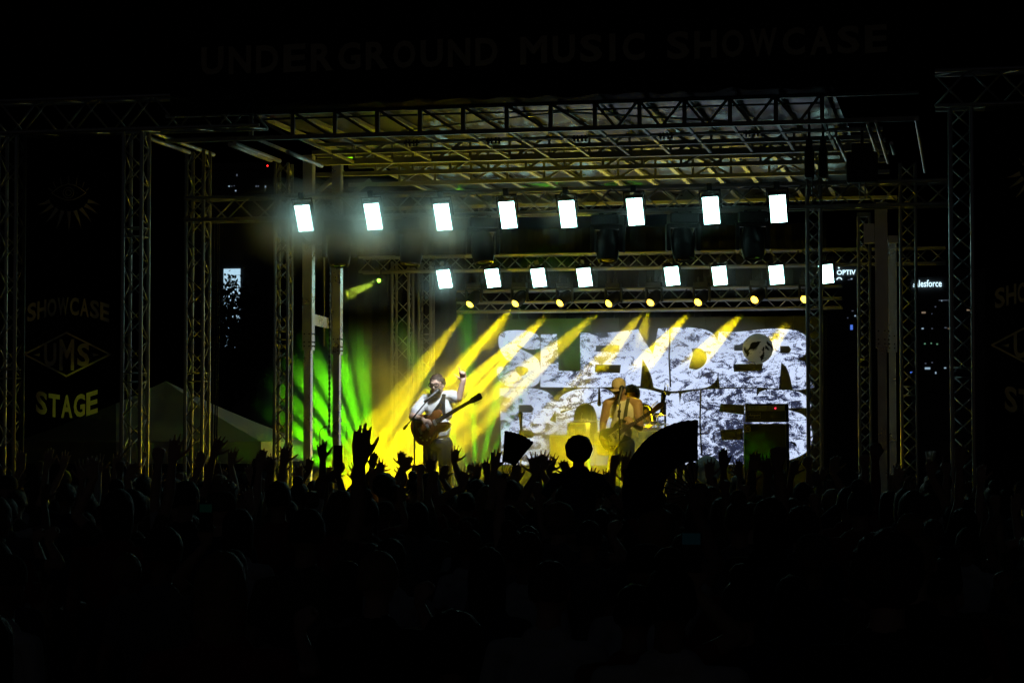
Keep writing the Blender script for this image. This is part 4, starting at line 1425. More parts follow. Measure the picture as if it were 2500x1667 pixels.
occupied = []
for (ji, base, hc, k, hair, lab, grp) in people:
    me, mi = meshes[ji]
    finish(me, mi, [lrng.choice(skin_m[:2] + skin_m), lrng.choice(cloth_m), denim, hair_m[0], shoe_m])
    place_person(me, base, hc, k, hair, lab, grp)
    occupied.append((base.x, base.y))
pool_me = []
for (ji, hc, k) in pool:
    me, mi = meshes[ji]
    vs = []
    for c in (0, 2, 1, 3):
        m2 = me.copy(); finish(m2, mi, [lrng.choice(skin_m), cloth_m[(c + len(pool_me)) % len(cloth_m)], denim, hair_m[0], shoe_m]); vs.append(m2)
    pool_me.append((vs, hc, k))

FILL = 'silhouetted concertgoer seen from behind, lost in the dark crowd below the raised hands'
Yr = 23.6
while Yr > 6.6:
    step = .62 if Yr > 14 else .66
    px = -40 + lrng.uniform(0, 60)
    while px < 2540:
        Yj = Yr + lrng.uniform(-.22, .22)
        x = X(px, Yj)
        dpx = step * FPX / (Yj / .978)
        if all((x - a) ** 2 + (Yj - b) ** 2 > .30 ** 2 for a, b in occupied):
            # keep arms low in the rows near the lens so that nothing dark covers the stage
            s = lrng.uniform(.93, 1.05)
            ch = lrng.choice([0, 1, 3, 5, 7]) if (Yr < 15 or lrng.random() < .4) else lrng.choice([2, 4, 6])
            vs, hc, k = pool_me[ch]
            if 820 < px < 1700 and Yr > 15: s = min(s, .99)
            hr = lrng.choice(hairs)
            band = 'near the stage' if Yj > 17.5 else ('midway back' if Yj > 11.5 else 'close to the camera')
            look = dict(short='short hair', long='long hair', bob='bobbed hair', bun='hair in a bun', cap='a cap', curly='curly hair')[hr]
            place_person(lrng.choice(vs), Vector((x, Yj, 0)), hc, k, hr, 'silhouetted person with %s in the dark crowd %s' % (look, band),
                         'silhouetted people with %s %s' % (look, band), lrng.uniform(-.35, .35), s)
            occupied.append((x, Yj))
        px += dpx * lrng.uniform(.95, 1.25)
    Yr -= 1.15 if Yr > 14 else 1.25

# ------------------------------------------------------------------ things held up by the crowd
def folding_fan(pivot, a0, a1, Rr, r0, n, label, cloth):
    root = empty('hand_fan', pivot, label, 'hand fan')
    lf = MB()
    angs = np.linspace(R(a0), R(a1), n * 2 + 1)
    ins, outs = [], []
    for i, a in enumerate(angs):
        dy = .012 * (1 if i % 2 else -1)
        rr = Rr * (1 + (.007 if i % 2 else -.004))
        outs.append(pivot + Vector((math.cos(a) * rr, dy, math.sin(a) * rr)))
        ins.append(pivot + Vector((math.cos(a) * r0, dy * .5, math.sin(a) * r0)))
    for i in range(len(angs) - 1):
        th = Vector((0, .0016, 0))
        q = [ins[i], ins[i + 1], outs[i + 1], outs[i]]
        lf.add([p for p in q] + [p + th for p in q], [(0, 1, 2, 3), (7, 6, 5, 4), (0, 4, 5, 1), (2, 6, 7, 3), (1, 5, 6, 2), (3, 7, 4, 0)])
    lf.build('leaf', cloth, root)
    for i in range(0, len(angs), 2):
        a = angs[i]
        e = pivot + Vector((math.cos(a) * r0 * 1.35, -.008, math.sin(a) * r0 * 1.35))
        if i % 4: continue
        stick('rib', pivot + Vector((0, -.004 + .0008 * i, 0)), e, unit_bar(.006, .003, M['black_plastic']), root, (0, 1, 0))
    MB().lathe([(.008, -.014), (.008, .014)], pivot, (0, 1, 0), 10).build('pivot_pin', M['black_metal'], root)
    return root


folding_fan(fan_p, 88, 200, .335, .15, 20, 'big black folding fan spread open before the second row of screen letters', cloth_m[1])
folding_fan(fan2_p, 50, 86, .325, .13, 8, 'smaller black folding fan half closed before the letter B', cloth_m[0])


def phone(c, scr_mat, label, w=.078, h=.155, yaw=0.0):
    c = Vector(c)
    root = empty('phone', c, label, 'phone')
    rt = Matrix.Rotation(yaw, 3, 'Z')
    MB().bevbox(c, (w / 2, .0045, h / 2), rt, .004).build('case', M['black_plastic'], root)
    MB().add([c + rt @ Vector(p) for p in ((-w * .45, -.0052, h * .18), (w * .45, -.0052, h * .18), (w * .45, -.0052, h * .46), (-w * .45, -.0052, h * .46))], [(0, 1, 2, 3)]).build('screen', scr_mat, root)


phone(ph_p + Vector((0, -.01, .07)), M['lens_off'], 'dark phone held upright before the green beams', .085, .2)
phone(ph2_p + Vector((0, -.02, .05)), glow('dim_blue_display', (.03, .35, .45), .006), 'phone with a dim blue screen low in the near crowd')
phone(ph3_p + Vector((0, -.02, .05)), glow('dim_teal_display', (.02, .4, .25), .007), 'phone with a dim teal screen low under the tent')
# clear plastic cup
cup = MB().lathe([(.0, 0), (.030, 0), (.045, .12), (.047, .122), (.044, .12), (.029, .004), (.0, .004)], cup_p + Vector((0, .02, -.03)), (0, 0, 1), 24)
mcl, n_, l_, b_ = new_mat('clear_plastic')
b_.inputs['Base Color'].default_value = (.9, .9, .92, 1); b_.inputs['Transmission Weight'].default_value = .85; b_.inputs['Roughness'].default_value = .12; b_.inputs['IOR'].default_value = 1.3
nzz = n_.new('ShaderNodeTexVoronoi'); nzz.inputs['Scale'].default_value = 60
bpn = n_.new('ShaderNodeBump'); bpn.inputs['Strength'].default_value = .8; bpn.inputs['Distance'].default_value = .01
l_.new(nzz.outputs['Distance'], bpn.inputs['Height']); l_.new(bpn.outputs[0], b_.inputs['Normal'])
tag(cup.build('plastic_cup', mcl, None, True), 'clear plastic cup glittering above the crowd beside the tower', 'cup')

# ball flying over the crowd and a pale balloon behind the hands
mb_, n_, l_, b_ = new_mat('black_and_white_marbled_vinyl')
tc = n_.new('ShaderNodeTexCoord'); nz = n_.new('ShaderNodeTexNoise'); nz.inputs['Scale'].default_value = 5.2; nz.inputs['Detail'].default_value = 3; nz.inputs['Distortion'].default_value = .8
mp_ = n_.new('ShaderNodeMapping'); mp_.inputs['Location'].default_value = (1.3, .2, 3.1)
rp = n_.new('ShaderNodeValToRGB'); rp.color_ramp.elements[0].position = .40; rp.color_ramp.elements[0].color = (.012, .012, .012, 1); rp.color_ramp.elements[1].position = .46; rp.color_ramp.elements[1].color = (.92, .88, .88, 1)
l_.new(tc.outputs['Object'], mp_.inputs['Vector']); l_.new(mp_.outputs[0], nz.inputs['Vector']); l_.new(nz.outputs['Fac'], rp.inputs['Fac']); l_.new(rp.outputs['Color'], b_.inputs['Base Color'])
b_.inputs['Roughness'].default_value = .35
tr_ = n_.new('ShaderNodeBsdfTranslucent'); l_.new(rp.outputs['Color'], tr_.inputs['Color'])
mx_ = n_.new('ShaderNodeMixShader'); mx_.inputs[0].default_value = .75
l_.new(b_.outputs[0], mx_.inputs[1]); l_.new(tr_.outputs[0], mx_.inputs[2]); l_.new(mx_.outputs[0], n_['Material Output'].inputs['Surface'])


def ball(name, c, r, mat, label, cat):
    bm = bmesh.new(); bmesh.ops.create_uvsphere(bm, u_segments=32, v_segments=20, radius=r)
    for v in bm.verts: v.co *= 1 + .012 * math.sin(6 * math.atan2(v.co.y, v.co.x))
    me = bpy.data.meshes.new(name); bm.to_mesh(me); bm.free(); me.materials.append(mat)
    me.polygons.foreach_set('use_smooth', [True] * len(me.polygons))
    o = bpy.data.objects.new(name, me); link(o); o.location = c; o.rotation_euler = (.5, .4, .2)
    tag(o, label, cat)
    b = MB().lathe([(.0, r), (.012, r), (.012, r + .008), (.0, r + .008)], (0, 0, 0), (.3, -.5, -.8), 10)
    v = shape_at(o, 'valve', b, mat, I4)
    return o


ball('inflatable_ball', P(1850, 851, 32.3), 37 * 32.3 / 1.003 / FPX, mb_, 'black and white marbled inflatable ball flying before the letters ER', 'ball')
M['balloon'] = surf('pale_vinyl', (.62, .62, .60), .5, 0, .08, 3)
M['balloon'].node_tree.nodes['Principled BSDF'].inputs['Transmission Weight'].default_value = .25
ball('balloon', P(1727, 1146, 23.9), .155, M['balloon'], 'pale translucent balloon bobbing behind raised hands below the screen', 'balloon')

# ------------------------------------------------------------------ the band
def face(g, c, k, fwd, side, m=SKIN, jaw=1.0):
    """head masses: skull, jaw, nose, brow, ears round the centre c; fwd is where the face looks"""
    f = Vector(fwd).normalized(); s = Vector(side).normalized(); u = s.cross(f).normalized()
    if u.z < 0: u = -u
    rot = Matrix((s, f, u)).transposed()
    g.ell(c, (.076 * k, .096 * k, .105 * k), m, rot)
    g.ell(c + f * .03 * k - u * .055 * k, (.058 * k * jaw, .064 * k, .064 * k), m, rot)
    g.cap(c + f * .088 * k + u * .012 * k, .010 * k, c + f * .112 * k - u * .022 * k, .014 * k, m)
    g.cap(c + f * .084 * k + s * .035 * k + u * .028 * k, .012 * k, c + f * .088 * k + u * .026 * k, .011 * k, m)
    g.cap(c + f * .084 * k - s * .035 * k + u * .028 * k, .012 * k, c + f * .088 * k + u * .026 * k, .011 * k, m)
    g.cap(c + f * .088 * k + s * .02 * k - u * .055 * k, .009 * k, c + f * .088 * k - s * .02 * k - u * .055 * k, .009 * k, m)
    for q in (-1, 1):
        g.ell(c + s * q * .079 * k - u * .012 * k, (.012 * k, .022 * k, .032 * k), m, rot)
    return f, s, u, rot


band_jobs = []
# ---- singer: plane YS, looks out over the crowd to the photo's left
YS = 26.4
SP = lambda px, py, dy=0.0: P(px, py, YS) + Vector((0, dy, 0))
sing = Fig()
hc_s = SP(1068, 940, -.03)
fv = Vector((-.12, -1, -.12)); sv = Vector((1, -.12, 0))
f_s, s_s, u_s, rot_s = face(sing, hc_s, 1.08, fv, sv, SKIN, 1.05)
neck = SP(1072, 968, .03)
sing.cap(hc_s - u_s * .03 + Vector((0, .03, 0)), .062, neck, .064, SKIN)
chest = SP(1070, 1000, .05); belly = SP(1068, 1046, .03); hips = SP(1067, 1082, .05)
sing.ell(chest, (.195, .13, .20), TOP); sing.ell(belly, (.172, .135, .19), TOP); sing.ell(hips, (.175, .13, .12), LEGS)
shR = SP(1038, 975, .04); shL = SP(1101, 966, .04)
sing.cap(shR, .075, SP(1070, 968, .04), .07, TOP); sing.cap(SP(1070, 968, .04), .07, shL, .075, TOP)
elR = SP(1013, 1017, -.12); wrR = SP(1049, 1025, -.36)
sing.cap(shR, .078, shR.lerp(elR, .7), .082, TOP)
sing.cap(shR.lerp(elR, .6), .062, elR, .050, SKIN); sing.cap(elR, .050, wrR, .034, SKIN)
hand(sing, wrR, SP(1064, 1029, -.37) - wrR, Vector((0, .6, -1)), -1, 1.0, spread=.1, curl=(.5, .55, .6, .6), fr=.010)
elL = SP(1121, 972, -.02); wrL = SP(1134, 929, -.05)
sing.cap(shL, .078, shL.lerp(elL, .62), .078, TOP)
sing.cap(shL.lerp(elL, .6), .056, elL, .050, SKIN); sing.cap(elL, .050, wrL, .034, SKIN)
hand(sing, wrL, Vector((-.10, -.02, 1)), Vector((0, -1, 0)), -1, 1.08, spread=.05, curl=(.06, 1.2, 1.3, 1.3), thumb_out=.95, fr=.0125)
for q, px, dy in ((-1, 1044, .02), (1, 1088, .06)):
    kn = SP(px - 2 * q, 1172, dy); an = SP(px, 1250, dy + .05)
    sing.cap(SP(1067 + q * 17, 1085, .05), .105, kn, .075, LEGS); sing.cap(kn, .074, an, .055, LEGS)
    foot = Vector((an.x, an.y, DECK + .045)); sing.cap(foot + Vector((0, .04, .01)), .042, foot + Vector((q * .05, -.16, -.005)), .036, SHOE)
    sing.cap(an, .05, foot + Vector((0, .04, .02)), .045, LEGS)
j_s = fuse(sing, .0085, 2, 1)

# ---- bassist, further back, looking down
YBS = 28.5
BP = lambda px, py, dy=0.0: P(px, py, YBS) + Vector((0, dy, 0))
bas = Fig()
hc_b = BP(1513, 951, -.06)
f_b, s_b, u_b, rot_b = face(bas, hc_b, 1.04, Vector((-.18, -1, -.32)), Vector((1, -.18, 0)))
bas.cap(hc_b + Vector((0, .03, -.04)), .058, BP(1519, 975, .02), .066, SKIN)
bas.ell(BP(1519, 1003, .05), (.190, .125, .19), TOP); bas.ell(BP(1517, 1045, .03), (.165, .12, .19), TOP); bas.ell(BP(1516, 1085, .04), (.165, .125, .12), LEGS)
shR = BP(1484, 986, .02); shL = BP(1556, 986, .02)
bas.cap(BP(1500, 977, .03), .055, shR, .074, SKIN); bas.cap(BP(1538, 977, .03), .055, shL, .074, SKIN)
elR = BP(1472, 1030, .02); wrR = BP(1476, 1069, -.20)
bas.cap(shR, .074, elR, .052, SKIN); bas.cap(elR, .052, wrR, .034, SKIN)
hand(bas, wrR, BP(1481, 1084, -.22) - wrR, Vector((.5, .5, 0)), 1, 1.0, spread=.1, curl=(.5, .5, .55, .6), fr=.010)
elL = BP(1563, 1044, -.02); wrL = BP(1550, 1034, -.21)
bas.cap(shL, .072, elL, .052, SKIN); bas.cap(elL, .050, wrL, .034, SKIN)
hand(bas, wrL, BP(1543, 1026, -.22) - wrL, Vector((-.4, 1, 0)), 1, 1.0, spread=.1, curl=(.7, .7, .7, .7), fr=.010)
for q in (-1, 1):
    kn = BP(1516 + q * 17, 1165, 0); an = BP(1516 + q * 19, 1238, .05)
    bas.cap(BP(1516 + q * 15, 1085, .04), .10, kn, .072, LEGS); bas.cap(kn, .07, an, .05, LEGS)
    foot = Vector((an.x, an.y, DECK + .045)); bas.cap(foot + Vector((0, .04, .01)), .042, foot + Vector((q * .05, -.16, -.005)), .036, SHOE)
    bas.cap(an, .048, foot + Vector((0, .04, .02)), .045, LEGS)
j_b = fuse(bas, .011, 3, 1)

# ---- drummer, seated behind
YD = 31.8
DP = lambda px, py, dy=0.0: P(px, py, YD) + Vector((0, dy, 0))
dru = Fig()
hc_d = DP(1541, 968)
face(dru, hc_d, 1.02, Vector((0, -1, -.1)), Vector((1, 0, 0)))
dru.cap(hc_d + Vector((0, .02, -.05)), .055, DP(1545, 990, .02), .06, SKIN)
dru.ell(DP(1548, 1015, .03), (.19, .125, .2), TOP); dru.ell(DP(1548, 1050, .03), (.17, .13, .18), TOP); dru.ell(DP(1548, 1078, .03), (.175, .15, .12), LEGS)
for q in (-1, 1):
    sh = DP(1548 + q * 29, 1000, .02); el = DP(1548 + q * 42, 1035, -.05); wr = DP(1548 + q * 30, 1050, -.32)
    dru.cap(DP(1548, 998, .03), .07, sh, .066, TOP); dru.cap(sh, .066, el, .046, SKIN); dru.cap(el, .046, wr, .032, SKIN)
    hand(dru, wr, Vector((-q * .4, -1, .1)), Vector((0, 0, -1)), -q, 1.0, spread=.04, curl=(.9, .9, .9, .9))
    kn = DP(1548 + q * 36, 1085, -.42); an = DP(1548 + q * 34, 1148, -.40)
    dru.cap(DP(1548 + q * 14, 1082, .03), .10, kn, .07, LEGS); dru.cap(kn, .068, an, .048, LEGS)
    dru.cap(an, .045, an + Vector((0, -.18, -.06)), .035, SHOE)
j_d = fuse(dru, .013, 3, .7)
bm_ = run_fuse()
shirt_w = surf('white_cotton_shirt', (.72, .72, .74), .9, 0, .06, 3, .5, 9)
tank = surf('white_ribbed_tank', (.68, .66, .62), .9, 0, .06, 4, .4, 14)
black_jeans = surf('black_jeans', (.010, .010, .011), .9, 0, .3, 6, .2, 30)
for (j, lab, mats) in ((0, 'singer in a white shirt and glasses pointing one finger up, guitar hanging from a strap', [skin_m[0], shirt_w, black_jeans, hair_m[1], shoe_m]),
                       (1, 'bassist in a pale cap and white tank top looking down at the guitar', [skin_m[1], tank, black_jeans, hair_m[0], shoe_m]),
                       (2, 'drummer with curly hair seated behind the bassist', [skin_m[1], cloth_m[0], black_jeans, hair_m[0], shoe_m])):
    me, mi = bm_[j]
    finish(me, mi, mats)
    o = bpy.data.objects.new('person', me); link(o)
    tag(o, lab, 'person'); band_jobs.append(o)
singer, bassist, drummer = band_jobs


def on_head(name, me, parent, c, rot, k, mat):
    me = me.copy(); me.materials.clear(); me.materials.append(mat)
    o = bpy.data.objects.new(name, me); link(o); o.parent = parent
    # meshes face +y; rot columns are side, forward, up
    o.matrix_basis = Matrix.Translation(c) @ rot.to_4x4() @ Matrix.Diagonal((k, k, k, 1))
    return o


on_head('hair', hair_me['curly'][1], singer, hc_s + u_s * .012 + Vector((0, .012, 0)), rot_s, .95, hair_m[1])
b = MB()                                                   # beard and moustache
bm2 = bmesh.new(); bmesh.ops.create_icosphere(bm2, subdivisions=3, radius=1.0)
for v in bm2.verts:
    v.co = Vector((v.co.x * .070, v.co.y * .075 + .036, v.co.z * .062 - .068)) * (1 + .05 * mnoise.noise(v.co * 8))
bmesh.ops.delete(bm2, geom=[v for v in bm2.verts if v.co.z > -.040 or (abs(v.co.x) < .022 and -.075 < v.co.z < -.05 and v.co.y > .06)], context='VERTS')
me = bpy.data.meshes.new('beard'); bm2.to_mesh(me); bm2.free()
on_head('beard', me, singer, hc_s, rot_s, 1.08, hair_m[1])
b = MB()
for q in (-1, 1):
    ring = [(q * .034 + .029 * math.cos(t), .107, .010 + .022 * math.sin(t)) for t in np.linspace(0, 2 * math.pi, 15)]
    b.tube(ring, .0048, 6, cap=False)
    b.tube([(q * .062, .104, .014), (q * .083, .03, .016), (q * .086, -.01, .008)], .004, 6)
b.tube([(-.008, .110, .014), (.008, .110, .014)], .004, 6)
me = bpy.data.meshes.new('glasses'); me.from_pydata(b.v, [], b.f)
on_head('glasses', me, singer, hc_s, rot_s, 1.08, M['black_plastic'])
cp = on_head('cap', cap_mesh(), bassist, hc_b + u_b * .022, rot_b, 1.06, surf('pale_cap_cotton', (.5, .42, .33), .9, 0, .1, 8))
on_head('hair', hair_me['short'][1], bassist, hc_b - u_b * .01 + Vector((0, .015, 0)), rot_b, 1.0, hair_m[0])
on_head('hair', hair_me['curly'][0], drummer, hc_d + Vector((0, .01, .015)), Matrix.Rotation(math.pi, 3, 'Z'), 1.25, hair_m[0])


# ---- guitars: built in a plane: a along the neck, b across, n towards the lens
def guitar(origin, a, n, outline, bodyth, L_neck, label, cat, mats, holes='arch'):
    a = Vector(a).normalized(); n = Vector(n); n = (n - a * n.dot(a)).normalized(); b = n.cross(a)
    T = lambda x, y, z=0.0: origin + a * x + b * y + n * z
    r = empty('guitar', origin, label, cat)
    bd = MB(); m = len(outline)
    prof = [(1.0, -bodyth / 2 + .008), (1.0, bodyth / 2 - .008), (.965, bodyth / 2 - .001), (.6, bodyth / 2 + (.010 if holes == 'arch' else .0)), (.05, bodyth / 2 + (.014 if holes == 'arch' else 0))]
    cx = sum(p[0] for p in outline) / m
    vs = []; fs = []
    prof = [(.05, -bodyth / 2), (.965, -bodyth / 2)] + prof
    for s_, z in prof:
        for (x, y) in outline: vs.append(T(cx + (x - cx) * s_, y * s_, z))
    for i in range(len(prof) - 1):
        for k in range(m):
            p, q = i * m + k, i * m + (k + 1) % m
            fs.append((p, q, q + m, p + m))
    fs.append(tuple(range(m - 1, -1, -1))); fs.append(tuple(range((len(prof) - 1) * m, len(prof) * m)))
    bd.add(vs, fs)
    body = bd.build('body', mats['body'], r, True)
    zt = bodyth / 2 + (.016 if holes == 'arch' else .003)
    x0 = cx - .02; xN = x0 + L_neck
    nk = MB()
    nk.add([T(x0 + .1, -.027, zt), T(x0 + .1, .027, zt), T(xN, .022, zt), T(xN, -.022, zt), T(x0 + .1, -.02, zt - .025), T(x0 + .1, .02, zt - .025), T(xN, .015, zt - .02), T(xN, -.015, zt - .02)],
           [(0, 1, 2, 3), (7, 6, 5, 4), (0, 4, 5, 1), (1, 5, 6, 2), (2, 6, 7, 3), (3, 7, 4, 0)])
    neck_o = nk.build('neck', mats['neck'], r)
    fb = MB(); fb.add([T(x0 + .09, -.028, zt + .001), T(x0 + .09, .028, zt + .001), T(xN, .0225, zt + .001), T(xN, -.0225, zt + .001), T(x0 + .09, -.028, zt + .007), T(x0 + .09, .028, zt + .007), T(xN, .0225, zt + .007), T(xN, -.0225, zt + .007)],
                      [(0, 1, 2, 3), (7, 6, 5, 4), (0, 4, 5, 1), (1, 5, 6, 2), (2, 6, 7, 3), (3, 7, 4, 0)])
    board = fb.build('fretboard', mats['board'], r)
    fr = MB()
    for i in range(1, 21):
        x = xN - (L_neck + .2) * (1 - 2 ** (-i / 12)) * .95
        if x < x0 + .1: break
        fr.add([T(x - .0015, -.025, zt + .0085), T(x + .0015, -.025, zt + .0085), T(x + .0015, .025, zt + .0085), T(x - .0015, .025, zt + .0085)], [(0, 1, 2, 3)])
    fr.build('frets', M['alu'], board)
    hd = MB()
    ho = mats['head_outline']
    hv = [T(xN + x, y, zt + .004 - x * .1) for x, y in ho] + [T(xN + x, y, zt - .012 - x * .1) for x, y in ho]
    hn = len(ho)
    hd.add(hv, [tuple(range(hn)), tuple(range(2 * hn - 1, hn - 1, -1))] + [(i, i + hn, (i + 1) % hn + hn, (i + 1) % hn) for i in range(hn)])
    head = hd.build('headstock', mats['head'], r)
    for (x, y) in mats['pegs']:
        MB().lathe([(.005, 0), (.005, .018), (.009, .02), (.009, .032), (.004, .034)], T(xN + x, y, zt - .006 - x * .1), b * (1 if y > 0 else -1), 8).build('tuning_peg', M['alu'], head)
    st = MB()
    for i in range(6):
        y = (i - 2.5) * .0068
        st.tube([T(cx - .17, y * 1.25, zt + .012), T(xN, y, zt + .010), T(xN + .06, y * .9, zt + .002)], .0008, 4)
    st.build('strings', M['alu'], r)
    br = MB()
    br.add([T(cx - .185, -.045, zt), T(cx - .155, -.045, zt), T(cx - .155, .045, zt), T(cx - .185, .045, zt), T(cx - .185, -.045, zt + .012), T(cx - .155, -.045, zt + .012), T(cx - .155, .045, zt + .012), T(cx - .185, .045, zt + .012)],
           [(0, 1, 2, 3), (7, 6, 5, 4), (0, 4, 5, 1), (1, 5, 6, 2), (2, 6, 7, 3), (3, 7, 4, 0)])
    br.build('bridge', M['alu'], r)
    for dx in ((-.06, .05) if holes == 'arch' else (-.1, -.03, .05)):
        c = [T(cx + dx + sx * .017, sy * .04, zt - .004 + .008 * q) for q in (0, 1) for sx, sy in ((-1, -1), (1, -1), (1, 1), (-1, 1))]
        MB().add(c, [(0, 1, 2, 3), (7, 6, 5, 4), (0, 4, 5, 1), (1, 5, 6, 2), (2, 6, 7, 3), (3, 7, 4, 0)]).build('pickup', M['alu'] if holes == 'arch' else M['black_plastic'], r)
    for i, (kx, ky) in enumerate(mats['knobs']):
        MB().lathe([(.012, 0), (.011, .014), (.0, .016)], T(kx, ky, zt - .01), n, 10).build('knob', mats['knobmat'], r, True)
    if holes == 'arch':
        fh = MB()
        for q in (-1, 1):
            pts = [(cx - .13 + .2 * t, q * (.11 + .012 * math.sin(t * 6.28))) for t in np.linspace(0, 1, 9)]
            for p0, p1 in zip(pts[:-1], pts[1:]):
                fh.add([T(p0[0], p0[1] - .006, zt - .006), T(p1[0], p1[1] - .006, zt - .006), T(p1[0], p1[1] + .006, zt - .006), T(p0[0], p0[1] + .006, zt - .006)], [(0, 1, 2, 3)])
        fh.build('sound_hole', M['black_plastic'], r)
    else:
        pgp = [(cx + .12, -.04), (cx + .02, -.10), (cx - .08, -.12), (cx - .16, -.06), (cx - .1, .05), (cx + .06, .06), (cx + .13, .02)]
        MB().add([T(x, y, zt - .002) for x, y in pgp] + [T(x, y, zt) for x, y in pgp], [tuple(range(7)), tuple(range(13, 6, -1))] + [(i, (i + 1) % 7, (i + 1) % 7 + 7, i + 7) for i in range(7)]).build('pickguard', mats['guard'], r)
    return T, r


def spl(pts, n=6):
    """closed smooth outline through points"""
    out = []; m = len(pts)
    for i in range(m):
        p0, p1, p2, p3 = [Vector((*pts[(i + q) % m], 0)) for q in (-1, 0, 1, 2)]
        for t in np.linspace(0, 1, n, endpoint=False):
            out.append(((2 * p1 + (p2 - p0) * t + (2 * p0 - 5 * p1 + 4 * p2 - p3) * t * t + (3 * p1 - p0 - 3 * p2 + p3) * t ** 3) * .5).to_2d()[:])
    return out


sunburst, n_, l_, b_ = new_mat('amber_sunburst_lacquer')
tc = n_.new('ShaderNodeTexCoord'); wv = n_.new('ShaderNodeTexWave'); wv.inputs['Scale'].default_value = 14; wv.inputs['Distortion'].default_value = 4; wv.inputs['Detail'].default_value = 4
rp = n_.new('ShaderNodeValToRGB'); rp.color_ramp.elements[0].color = (.10, .032, .008, 1); rp.color_ramp.elements[1].color = (.20, .075, .015, 1)
l_.new(tc.outputs['Object'], wv.inputs['Vector']); l_.new(wv.outputs['Fac'], rp.inputs['Fac']); l_.new(rp.outputs['Color'], b_.inputs['Base Color']); b_.inputs['Roughness'].default_value = .22
b_.inputs['Coat Weight'].default_value = .6
rosewood = surf('rosewood', (.04, .02, .014), .45, 0, .3, 20)
maple = surf('maple', (.45, .27, .12), .4, 0, .15, 10)
arch = spl([(-.26, 0), (-.235, .13), (-.13, .205), (0, .165), (.06, .125), (.14, .145), (.21, .115), (.20, .055), (.15, .03), (.15, -.03), (.235, -.07), (.24, -.12), (.15, -.150), (.06, -.125), (0, -.165), (-.13, -.205), (-.235, -.13)], 3)
p_h, p_b = P(1168, 972, YS - .34), P(1046, 1044, YS - .26)
a_s = (p_h - p_b)
gorg = P(1052, 1040, YS - .24)
Tg, gt = guitar(gorg, a_s, Vector((-.12, -1, .10)), arch, .075, .60, 'amber hollow body guitar hanging across the singer', 'guitar',
                dict(body=sunburst, neck=rosewood, board=rosewood, head=M['black_plastic'], head_outline=[(0, -.022), (.03, -.034), (.15, -.044), (.17, -.03), (.165, 0), (.17, .03), (.15, .044), (.03, .034), (0, .022)],
                     pegs=[(.045, -.036), (.085, -.039), (.125, -.042), (.045, .036), (.085, .039), (.125, .042)], knobs=[(-.16, -.12), (-.11, -.145), (-.17, -.07), (-.06, -.14)], knobmat=M['alu']))
MB().tube([SP(1062, 1008, -.10), SP(1080, 985, -.12), SP(1085, 965, -.03), SP(1088, 955, .06)], .02, 4).build('strap', M['black_cloth'], gt)
stp = MB()
L_ = [SP(1092, 962, -.075), SP(1082, 962, -.075), SP(1084, 985, -.135), SP(1087, 1002, -.15), SP(1091, 1018, -.17), SP(1096, 1016, -.17), SP(1094, 1000, -.15), SP(1093, 985, -.135)]
stp.add(L_, [(0, 1, 2, 7), (7, 2, 3, 6), (6, 3, 4, 5)]); stp.build('strap', M['black_cloth'], gt)

strat = spl([(-.22, 0), (-.205, .10), (-.12, .165), (-.02, .135), (.03, .115), (.10, .145), (.19, .150), (.205, .115), (.14, .07), (.12, .03), (.12, -.03), (.13, -.07), (.17, -.125), (.15, -.15), (.08, -.13), (.02, -.115), (-.06, -.145), (-.13, -.16), (-.205, -.09)], 3)
p_h, p_b = P(1602, 999, YBS - .30), P(1500, 1066, YBS - .22)
white_guard = surf('white_pickguard', (.7, .68, .62), .3, 0, .05, 4)
Tb, gb = guitar(P(1502, 1064, YBS - .22), p_h - p_b, Vector((-.1, -1, .08)), strat, .045, .60, 'solid body guitar with a maple headstock held by the bassist', 'guitar',
                dict(body=M['black_plastic'], neck=maple, board=rosewood, head=maple, head_outline=[(0, -.021), (.02, -.03), (.06, -.034), (.15, -.030), (.185, -.01), (.19, .02), (.165, .045), (.13, .05), (.05, .035), (.02, .022), (0, .021)],
                     pegs=[(.03, .03), (.05, .036), (.07, .04), (.09, .045), (.11, .048), (.13, .05)], knobs=[(-.13, -.10), (-.09, -.115), (-.05, -.12)], knobmat=white_guard, guard=white_guard), 'flat')
stp = MB()
L_ = [BP(1540, 972, -.06), BP(1532, 972, -.07), BP(1529, 995, -.115), BP(1526, 1015, -.13), BP(1524, 1035, -.16), BP(1532, 1035, -.16), BP(1535, 1015, -.13), BP(1537, 995, -.115)]
stp.add(L_, [(0, 1, 2, 7), (7, 2, 3, 6), (6, 3, 4, 5)]); stp.build('strap', surf('green_woven_strap', (.05, .055, .03), .8), gb)


# ---- microphones and stands
def mic_stand(base_px, Y, ztop_py, boom, label, tip=None, r=.011):
    x = X(base_px, Y)
    root = empty('microphone_stand', (x, Y, DECK), label, 'microphone stand')
    zt_ = Z(ztop_py, Y, base_px)
    MB().lathe([(.0, 0), (.13, 0), (.13, .012), (.04, .025), (.02, .06)], (x, Y, DECK), (0, 0, 1), 20).build('base', M['black_metal'], root)
    MB().tube([(x, Y, DECK + .02), (x, Y, zt_)], r, 8).build('pole', M['black_metal'], root)
    top = Vector((x, Y, zt_))
    if boom:
        p0, p1 = boom
        MB().tube([p0, p1], r * .8, 8).build('boom', M['black_metal'], root)
        MB().lathe([(.022, -.02), (.022, .02)], top, (0, 1, 0), 12).build('clutch', M['black_metal'], root)
        MB().lathe([(.014, -.03), (.018, 0), (.018, .04), (.01, .05)], p0, (p1 - p0).normalized() * -1, 10).build('counterweight', M['black_metal'], root)
    return root


